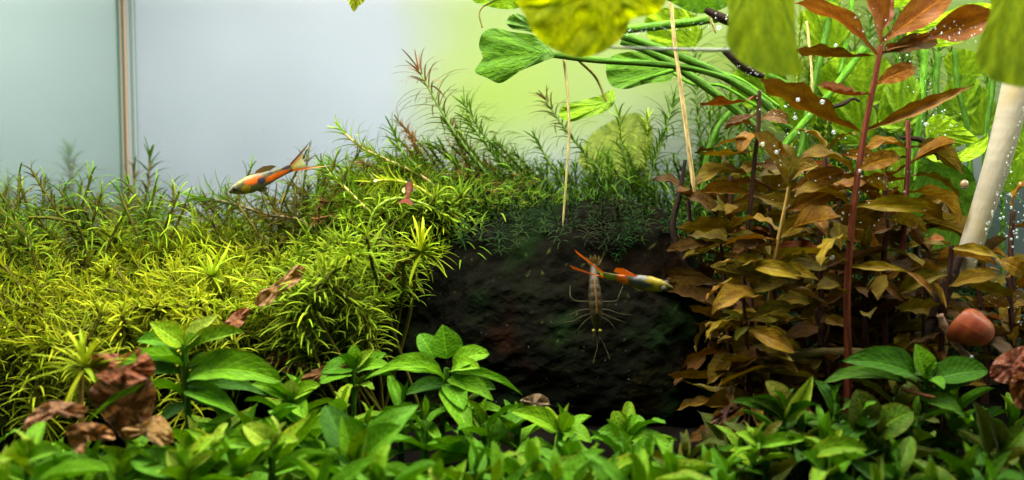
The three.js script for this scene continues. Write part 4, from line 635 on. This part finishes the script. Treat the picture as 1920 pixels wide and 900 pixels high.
// ---------------------------------------------------------------- animals
function fish(label, nose, tail, up, o) {                            // nose, tail base: points; up: towards the back fin
  const u = tail.clone().sub(nose), L = u.length(); u.normalize(); const v = up.clone().addScaledVector(u, -up.dot(u)).normalize(), w = u.clone().cross(v), P = (s, y, z = 0) => nose.clone().addScaledVector(u, s * L).addScaledVector(v, y * L).addScaledVector(w, z * L);
  const t = thing('fish', label, 'fish', nose.clone().lerp(tail, 0.5));
  const H = [[0, 0.012], [0.03, 0.035], [0.1, 0.075], [0.2, 0.108], [0.32, 0.13], [0.45, 0.125], [0.6, 0.1], [0.75, 0.075], [0.9, 0.062], [1, 0.06]], h = (s) => { for (let i = 0; i < H.length - 1; i++) if (s <= H[i + 1][0]) { const k = (s - H[i][0]) / (H[i + 1][0] - H[i][0]), e = k * k * (3 - 2 * k); return lerp(H[i][1], H[i + 1][1], e); } return 0.06; };
  const pos = [], col = [], idx = [], N = 46, K = 28, fat = o.fat ?? 1;
  for (let i = 0; i <= N; i++) for (let j = 0; j <= K; j++) {
    const s = i / N, a = (j / K) * 6.283, hh = h(s) * fat, y = Math.cos(a) * hh - 0.012 * Math.sin(Math.PI * s), z = Math.sin(a) * hh * lerp(0.72, 0.35, smooth(s, 0.3, 1)), p = P(s, y, z); pos.push(p.x, p.y, p.z);
    const sc = 0.82 + 0.3 * noise.noise(s * 34, a * 5, 1) + 0.12 * noise.noise(s * 70, a * 11, 5); col.push(...o.paint(s, Math.cos(a)).map((v) => v * sc));
    if (i < N && j < K) { const q = i * (K + 1) + j; idx.push(q, q + K + 1, q + 1, q + 1, q + K + 1, q + K + 2); }
  }
  const g = new THREE.BufferGeometry(); g.setAttribute('position', new THREE.Float32BufferAttribute(pos, 3)); g.setAttribute('color', new THREE.Float32BufferAttribute(col, 3)); g.setIndex(idx); g.computeVertexNormals();
  mesh('body', g, new THREE.MeshPhysicalMaterial({ vertexColors: true, roughness: 0.42, specularIntensity: 0.5, clearcoat: 0.06, clearcoatRoughness: 0.3 }), t);
  const fin = (name, rim, hinge, colour) => {                        // a fan of rays with a ripple, hinge line to rim line
    const n = rim.length, pp = [], cc = [], ii = [], rows = 8;
    for (let r = 0; r <= rows; r++) for (let i = 0; i < n; i++) {
      const k = r / rows, a = hinge[Math.min(i, hinge.length - 1)], b = rim[i], p = P(lerp(a[0], b[0], k), lerp(a[1], b[1], k), 0.012 * Math.sin(i * 1.7) * k + (b[2] ?? 0) * k); pp.push(p.x, p.y, p.z); cc.push(...colour(k, i / (n - 1)));
      if (r < rows && i < n - 1) { const q = r * n + i; ii.push(q, q + n, q + 1, q + 1, q + n, q + n + 1); }
    }
    const f = new THREE.BufferGeometry(); f.setAttribute('position', new THREE.Float32BufferAttribute(pp, 3)); f.setAttribute('color', new THREE.Float32BufferAttribute(cc, 3)); f.setIndex(ii); f.computeVertexNormals();
    mesh(name, f, new THREE.MeshPhysicalMaterial({ vertexColors: true, roughness: 0.7, specularIntensity: 0.2, transmission: 0.5, thickness: 0 }), t);
  };
  const hinge = [0.055, 0.04, 0.025, 0.01, -0.005, -0.02, -0.035, -0.05, -0.06].map((y) => [0.985, y]);
  fin('tail_fin', o.tail, hinge, o.tailPaint);
  fin('back_fin', o.dorsal ?? [[0.50, 0.15], [0.62, 0.17], [0.74, 0.14], [0.80, 0.10]], [[0.44, 0.10], [0.5, 0.095], [0.58, 0.08], [0.66, 0.07]], o.dorsalPaint ?? (() => [0.3, 0.26, 0.1]));
  fin('belly_fin', [[0.42, -0.17], [0.5, -0.2], [0.56, -0.15]], [[0.38, -0.12], [0.44, -0.115], [0.5, -0.105]], () => [0.10, 0.09, 0.03]);
  for (const e of [-1, 1]) {
    const c = P(0.115, 0.014, e * 0.052), eye = new THREE.SphereGeometry(L * 0.042, 18, 14); eye.translate(c.x, c.y, c.z); const m = mesh('eye', eye, new THREE.MeshPhysicalMaterial({ color: lin(0.03, 0.026, 0.012), roughness: 0.6, specularIntensity: 0.4 }), t);
    const pc = P(0.112, 0.014, e * 0.073), pu = new THREE.SphereGeometry(L * 0.03, 14, 10); pu.translate(pc.x - t.position.x, pc.y - t.position.y, pc.z - t.position.z); const pm = new THREE.Mesh(pu, new THREE.MeshPhysicalMaterial({ color: lin(0.002, 0.002, 0.002), roughness: 0.4, specularIntensity: 0.4 })); pm.name = 'pupil'; m.add(pm);
  }
  return t;
}
const OR = [0.50, 0.085, 0.002], OL = [0.075, 0.068, 0.02], BK = [0.02, 0.02, 0.025], YE = [0.34, 0.22, 0.005], SI = [0.10, 0.09, 0.05];
const mix = (a, b, k) => a.map((v, i) => lerp(v, b[i], clamp(k, 0, 1)));
const blob = (s, y, s0, y0, rs, ry) => smooth(1 - Math.hypot((s - s0) / rs, (y - y0) / ry), 0, 0.35);
const sword = (k, f) => (Math.abs(f - 0.5) < 0.24 ? mix(YE, [0.5, 0.5, 0.2], k) : f < 0.14 ? mix(BK, [0.1, 0.08, 0.05], k) : mix(OR, [0.5, 0.3, 0.12], k * k));
fish('striped orange and olive fish with a forked tail swimming above the bright thicket', at(429, 360, 0.335), at(547, 314, 0.337), V(0, 1, 0.1), {
  paint: (s, y) => { let c = mix(OL, SI, smooth(-y, 0.2, 0.9) * 0.5); c = mix(c, OR, blob(s, y, 0.42, 0.35, 0.17, 0.5)); c = mix(c, OR, blob(s, y, 0.76, -0.3, 0.24, 0.6)); c = mix(c, BK, blob(s, y, 0.52, -0.05, 0.075, 0.6)); c = mix(c, BK, blob(s, y, 0.93, 0.55, 0.09, 0.6)); c = mix(c, BK, blob(s, y, 0.68, 0.6, 0.05, 0.3)); c = mix(c, [0.3, 0.2, 0.01], blob(s, y, 0.27, -0.3, 0.08, 0.5)); return mix(c, [0.22, 0.2, 0.06], blob(s, y, 0.2, 0.95, 0.3, 0.4)); },
  tail: [[1.46, 0.29], [1.36, 0.225], [1.22, 0.13], [1.20, 0.06], [1.20, 0.0], [1.20, -0.05], [1.28, -0.10], [1.46, -0.16], [1.62, -0.20]], tailPaint: sword, dorsalPaint: (k, f) => mix([0.2, 0.09, 0.02], OL, f) });
fish('blurred orange tailed fish turning in front of the boulder', at(1262, 540, 0.295), at(1132, 516, 0.305), V(0.1, 0.7, 0.72), {
  paint: (s, y) => { let c = mix([0.07, 0.06, 0.008], [0.12, 0.12, 0.10], blob(s, y, 0.5, 0.92, 0.16, 0.2)); c = mix(c, [0.24, 0.18, 0.006], blob(s, y, 0.24, 0.4, 0.2, 0.9)); c = mix(c, BK, blob(s, y, 0.45, 0.45, 0.24, 0.42)); c = mix(c, OR, blob(s, y, 0.72, 0.1, 0.12, 1.2)); c = mix(c, OR, blob(s, y, 0.45, -0.75, 0.2, 0.35)); return mix(c, [0.2, 0.24, 0.02], blob(s, y, 0.92, 0, 0.12, 1)); },
  tail: [[1.40, 0.42], [1.36, 0.32], [1.14, 0.15], [1.07, 0.06], [1.05, 0.01], [1.07, -0.02], [1.16, -0.03], [1.46, 0.02], [1.52, 0.07]], tailPaint: (k, f) => (f > 0.3 && f < 0.62 ? [0.2, 0.32, 0.02] : OR), dorsal: [[0.64, 0.16], [0.70, 0.20], [0.80, 0.20], [0.84, 0.12]], dorsalPaint: () => OR });
fish('small red fish seen from behind between the needle leaves', at(768, 338, 0.352), at(764, 372, 0.338), V(-0.95, 0.1, 0.3), { fat: 0.75,
  paint: (s, y) => mix([0.07, 0.012, 0.002], [0.03, 0.024, 0.01], smooth(0.4 - s, 0, 0.3)), tail: [[1.3, 0.22], [1.3, 0.16], [1.28, 0.1], [1.26, 0.04], [1.26, -0.02], [1.26, -0.08], [1.27, -0.14], [1.28, -0.18], [1.28, -0.22]], tailPaint: (k, f) => (f > 0.75 ? [0.02, 0.008, 0.004] : [0.14, 0.022, 0.003]) });

{ // shrimp clinging head-down to the boulder
  const d = 0.318, t = thing('shrimp', 'brown shrimp with a pale back stripe clinging head down to the boulder', 'shrimp', at(1118, 570, d));
  const sp = along([[1113, 496, d - 0.0], [1114, 530, d - 0.004], [1117, 570, d - 0.005], [1119, 605, d - 0.004], [1120, 628, d - 0.002]], d), W = (s) => 0.82 * mm(s < 0.1 ? lerp(5, 9, s / 0.1) : s < 0.65 ? lerp(9, 14.5, smooth(s, 0.1, 0.5)) : lerp(14.5, 5, smooth(s, 0.66, 1.0)), d);
  const body = tube(sp, 90, (s) => W(s) * (s < 0.62 ? 1 + 0.09 * Math.abs(Math.sin(s * 31)) : 1), 18);
  mesh('body', body, new THREE.MeshPhysicalMaterial({ color: lin(0.05, 0.034, 0.007), roughness: 0.6, specularIntensity: 0.4, clearcoat: 0.08, map: speck }), t);
  const st = []; for (let i = 2; i <= 18; i++) { const s = i / 26, p = sp.getPointAt(s); st.push(p.add(V(0, 0.1, 1).normalize().multiplyScalar(W(s) * 0.98))); }
  mesh('back_stripe', tube(curveOf(st), 40, (s) => mm(2.2, d) * (0.75 + 0.4 * Math.sin(s * 60) ** 2), 7), stemMat(0.26, 0.13, 0.03), t);
  const leg = (name, pts, r) => mesh(name, tube(along(pts, d), 18, (s) => mm(r * lerp(1, 0.45, s), d), 6), stemMat(0.085, 0.07, 0.025), t);
  for (const e of [-1, 1]) {
    const X = (x) => 1118 + e * x * (x > 20 ? rr(0.82, 1.12) : 1) * 1;
    leg('leg', [[X(10), 566], [X(40), 563], [X(44), 556], [X(46), 536, d + 0.004]], 1.6);
    leg('leg', [[X(11), 580], [X(30), 582], [X(42), 588], [X(62), 591, d + 0.005]], 1.7);
    leg('leg', [[X(11), 588], [X(30), 596], [X(46), 601], [X(66), 605, d + 0.005]], 1.7);
    leg('leg', [[X(10), 594], [X(26), 604], [X(36), 618], [X(44), 628, d + 0.004]], 1.5);
    leg('feeler', [[X(3), 628], [X(-6 + (e > 0 ? 16 : 0) + 4), 645], [e > 0 ? 1144 : 1112, e > 0 ? 674 : 682, d - 0.004]], 1.1);
    leg('feeler', [[X(4), 626], [X(6), 634], [X(5), 642]], 1.2);
    const q = at(1119 + e * 6, 620, d - 0.005), eye = new THREE.SphereGeometry(mm(3.2, d), 12, 10); eye.translate(q.x, q.y, q.z); mesh('eye', eye, stemMat(0.45, 0.42, 0.06), t);
  }
  const fan = []; for (const a of [-0.7, -0.3, 0.1, 0.5, 0.8]) { const b = at(1113, 500, d), e2 = at(1113 + 22 * Math.sin(a), 500 - 24 * Math.cos(a), d + 0.001); placeLeaf(t, CARPET_LEAF[2], redLeaf(0.2, 0.15, 0.05), b, e2, mm(9, d), 0, V(0, 0, 1), 'tail_flap'); }
}
{ // little snail on the dark round leaf
  const c = at(1808, 345, 0.358), t = thing('snail', 'tiny round brown snail sitting on the dark round leaf', 'snail', c), R = mm(8, 0.358);
  const g = new THREE.SphereGeometry(R, 24, 18); g.scale(1, 1.05, 0.8); g.translate(c.x, c.y, c.z); mesh('shell', g, new THREE.MeshPhysicalMaterial({ color: lin(0.26, 0.17, 0.07), roughness: 0.3, clearcoat: 0.7 }), t);
  const s = curveOf([...Array(14)].map((_, i) => { const a = i * 0.75, r = R * 0.75 * (1 - i / 15); return c.clone().add(V(Math.cos(a) * r, Math.sin(a) * r, Math.sqrt(Math.max(0.01, R * R - r * r)) * 0.8)); })); mesh('whorl', tube(s, 40, R * 0.12, 6), stemMat(0.45, 0.36, 0.2), t);
  const f = new THREE.SphereGeometry(R * 0.7, 16, 12); f.scale(1.2, 0.35, 0.8); f.translate(c.x, c.y - R * 0.95, c.z); mesh('foot', f, stemMat(0.3, 0.26, 0.16), t);
}
dead('small olive leaf with a see-through dark tip on the dark round leaf', [[1748, 362], [1765, 368], [1785, 376], [1800, 386], [1796, 400], [1775, 400], [1762, 388]], [1772, 380], 0.352, deadMat(0.32, 0.26, 0.05), { ruffle: 0.001, crinkle: 0.001 });

// ---------------------------------------------------------------- air bubbles
{
  const pearl = new THREE.MeshPhysicalMaterial({ color: lin(0.9, 0.95, 0.9), roughness: 0.08, transmission: 0.8, thickness: 0, ior: 1.5 }), ball = new THREE.SphereGeometry(1, 12, 9);
  const big = [[1496, 187, 5, 'on the long amber leaf crossing from the thin dark stem'], [1542, 191, 6, 'on the amber leaf just left of the main red stem'], [1491, 221, 5, 'under the middle of the long amber leaf'], [1563, 248, 5, 'at the main red stem joint'], [1567, 85, 4, 'on the pink leaf of the crown'], [1430, 270, 5, 'on the olive leaf below the thin dark stem'], [1456, 285, 5, 'beside the broad olive top leaf'], [1560, 483, 6, 'on the drooping yellow leaf of the tallest stem'], [1736, 233, 5, 'beside the bright folded leaf'], [1348, 52, 6, 'hanging under the black rotting stalk'], [704, 339, 4, 'in the needle leaves beside the small red fish'], [1612, 320, 4, 'on the main red stem above the brown leaves'], [1822, 669, 5, 'under the rounded orange shell']];
  big.forEach(([px, py, r, where]) => { const d = px < 800 ? 0.345 : 0.292, p = at(px, py, d), g = new THREE.SphereGeometry(mm(r * 0.75, d), 18, 14); g.translate(p.x, p.y, p.z); tag(mesh('air_bubble', g, pearl), 'silvery round air bubble ' + where, 'bubble'); });
  const spots = [];
  const spray = (n, x0, y0, x1, y1, w, d, r0 = 0.8, r1 = 2.4) => { for (let i = 0; i < n; i++) { const k = rnd(); if (rnd() < 0.35) continue; spots.push([lerp(x0, x1, k) + rr(-w, w), lerp(y0, y1, k) + rr(-w, w), d + rr(-0.006, 0.006), Math.pow(rnd(), 2.5) * (r1 - r0) * 0.8 + r0 * 0.8]); } };
  spray(70, 1420, 200, 1600, 300, 34, 0.31); spray(50, 1440, 280, 1560, 340, 30, 0.30); spray(60, 1560, 290, 1700, 340, 26, 0.3); spray(90, 1690, 110, 1790, 260, 30, 0.35, 0.8, 2.6); spray(50, 1600, 10, 1660, 90, 26, 0.29, 0.8, 2); spray(70, 1735, 50, 1840, 70, 20, 0.288, 0.8, 2.2);
  spray(60, 1165, 62, 1345, 45, 6, 0.311, 0.8, 2.2); spray(22, 1380, 120, 1440, 146, 8, 0.293, 0.8, 2.2); spray(14, 1335, 30, 1405, 52, 8, 0.293, 1, 2.6); spray(60, 1440, 330, 1720, 420, 50, 0.3, 0.8, 2.2); spray(110, 1870, 300, 1915, 470, 30, 0.35, 1, 3.2); spray(60, 1850, 520, 1915, 600, 26, 0.34, 1, 2.6);
  spray(150, 1941, 140, 1826, 505, 3, 0.311, 0.8, 3); spray(26, 1748, 255, 1800, 272, 12, 0.35, 0.7, 1.3); spray(50, 960, 700, 1300, 560, 120, 0.312, 0.5, 0.9);
  const im = new THREE.InstancedMesh(ball, pearl, spots.length), M = new THREE.Matrix4();
  spots.forEach(([px, py, d, r], i) => { const p = at(px, py, d), s = mm(r, d); im.setMatrixAt(i, M.makeScale(s, s, s).setPosition(p)); });
  im.name = 'tiny_air_bubbles'; scene.add(tag(im, 'tiny silvery air bubbles clinging to leaves, stalks and the pale tube', 'bubbles', null, 'stuff'));
}
renderer.render(scene, camera);
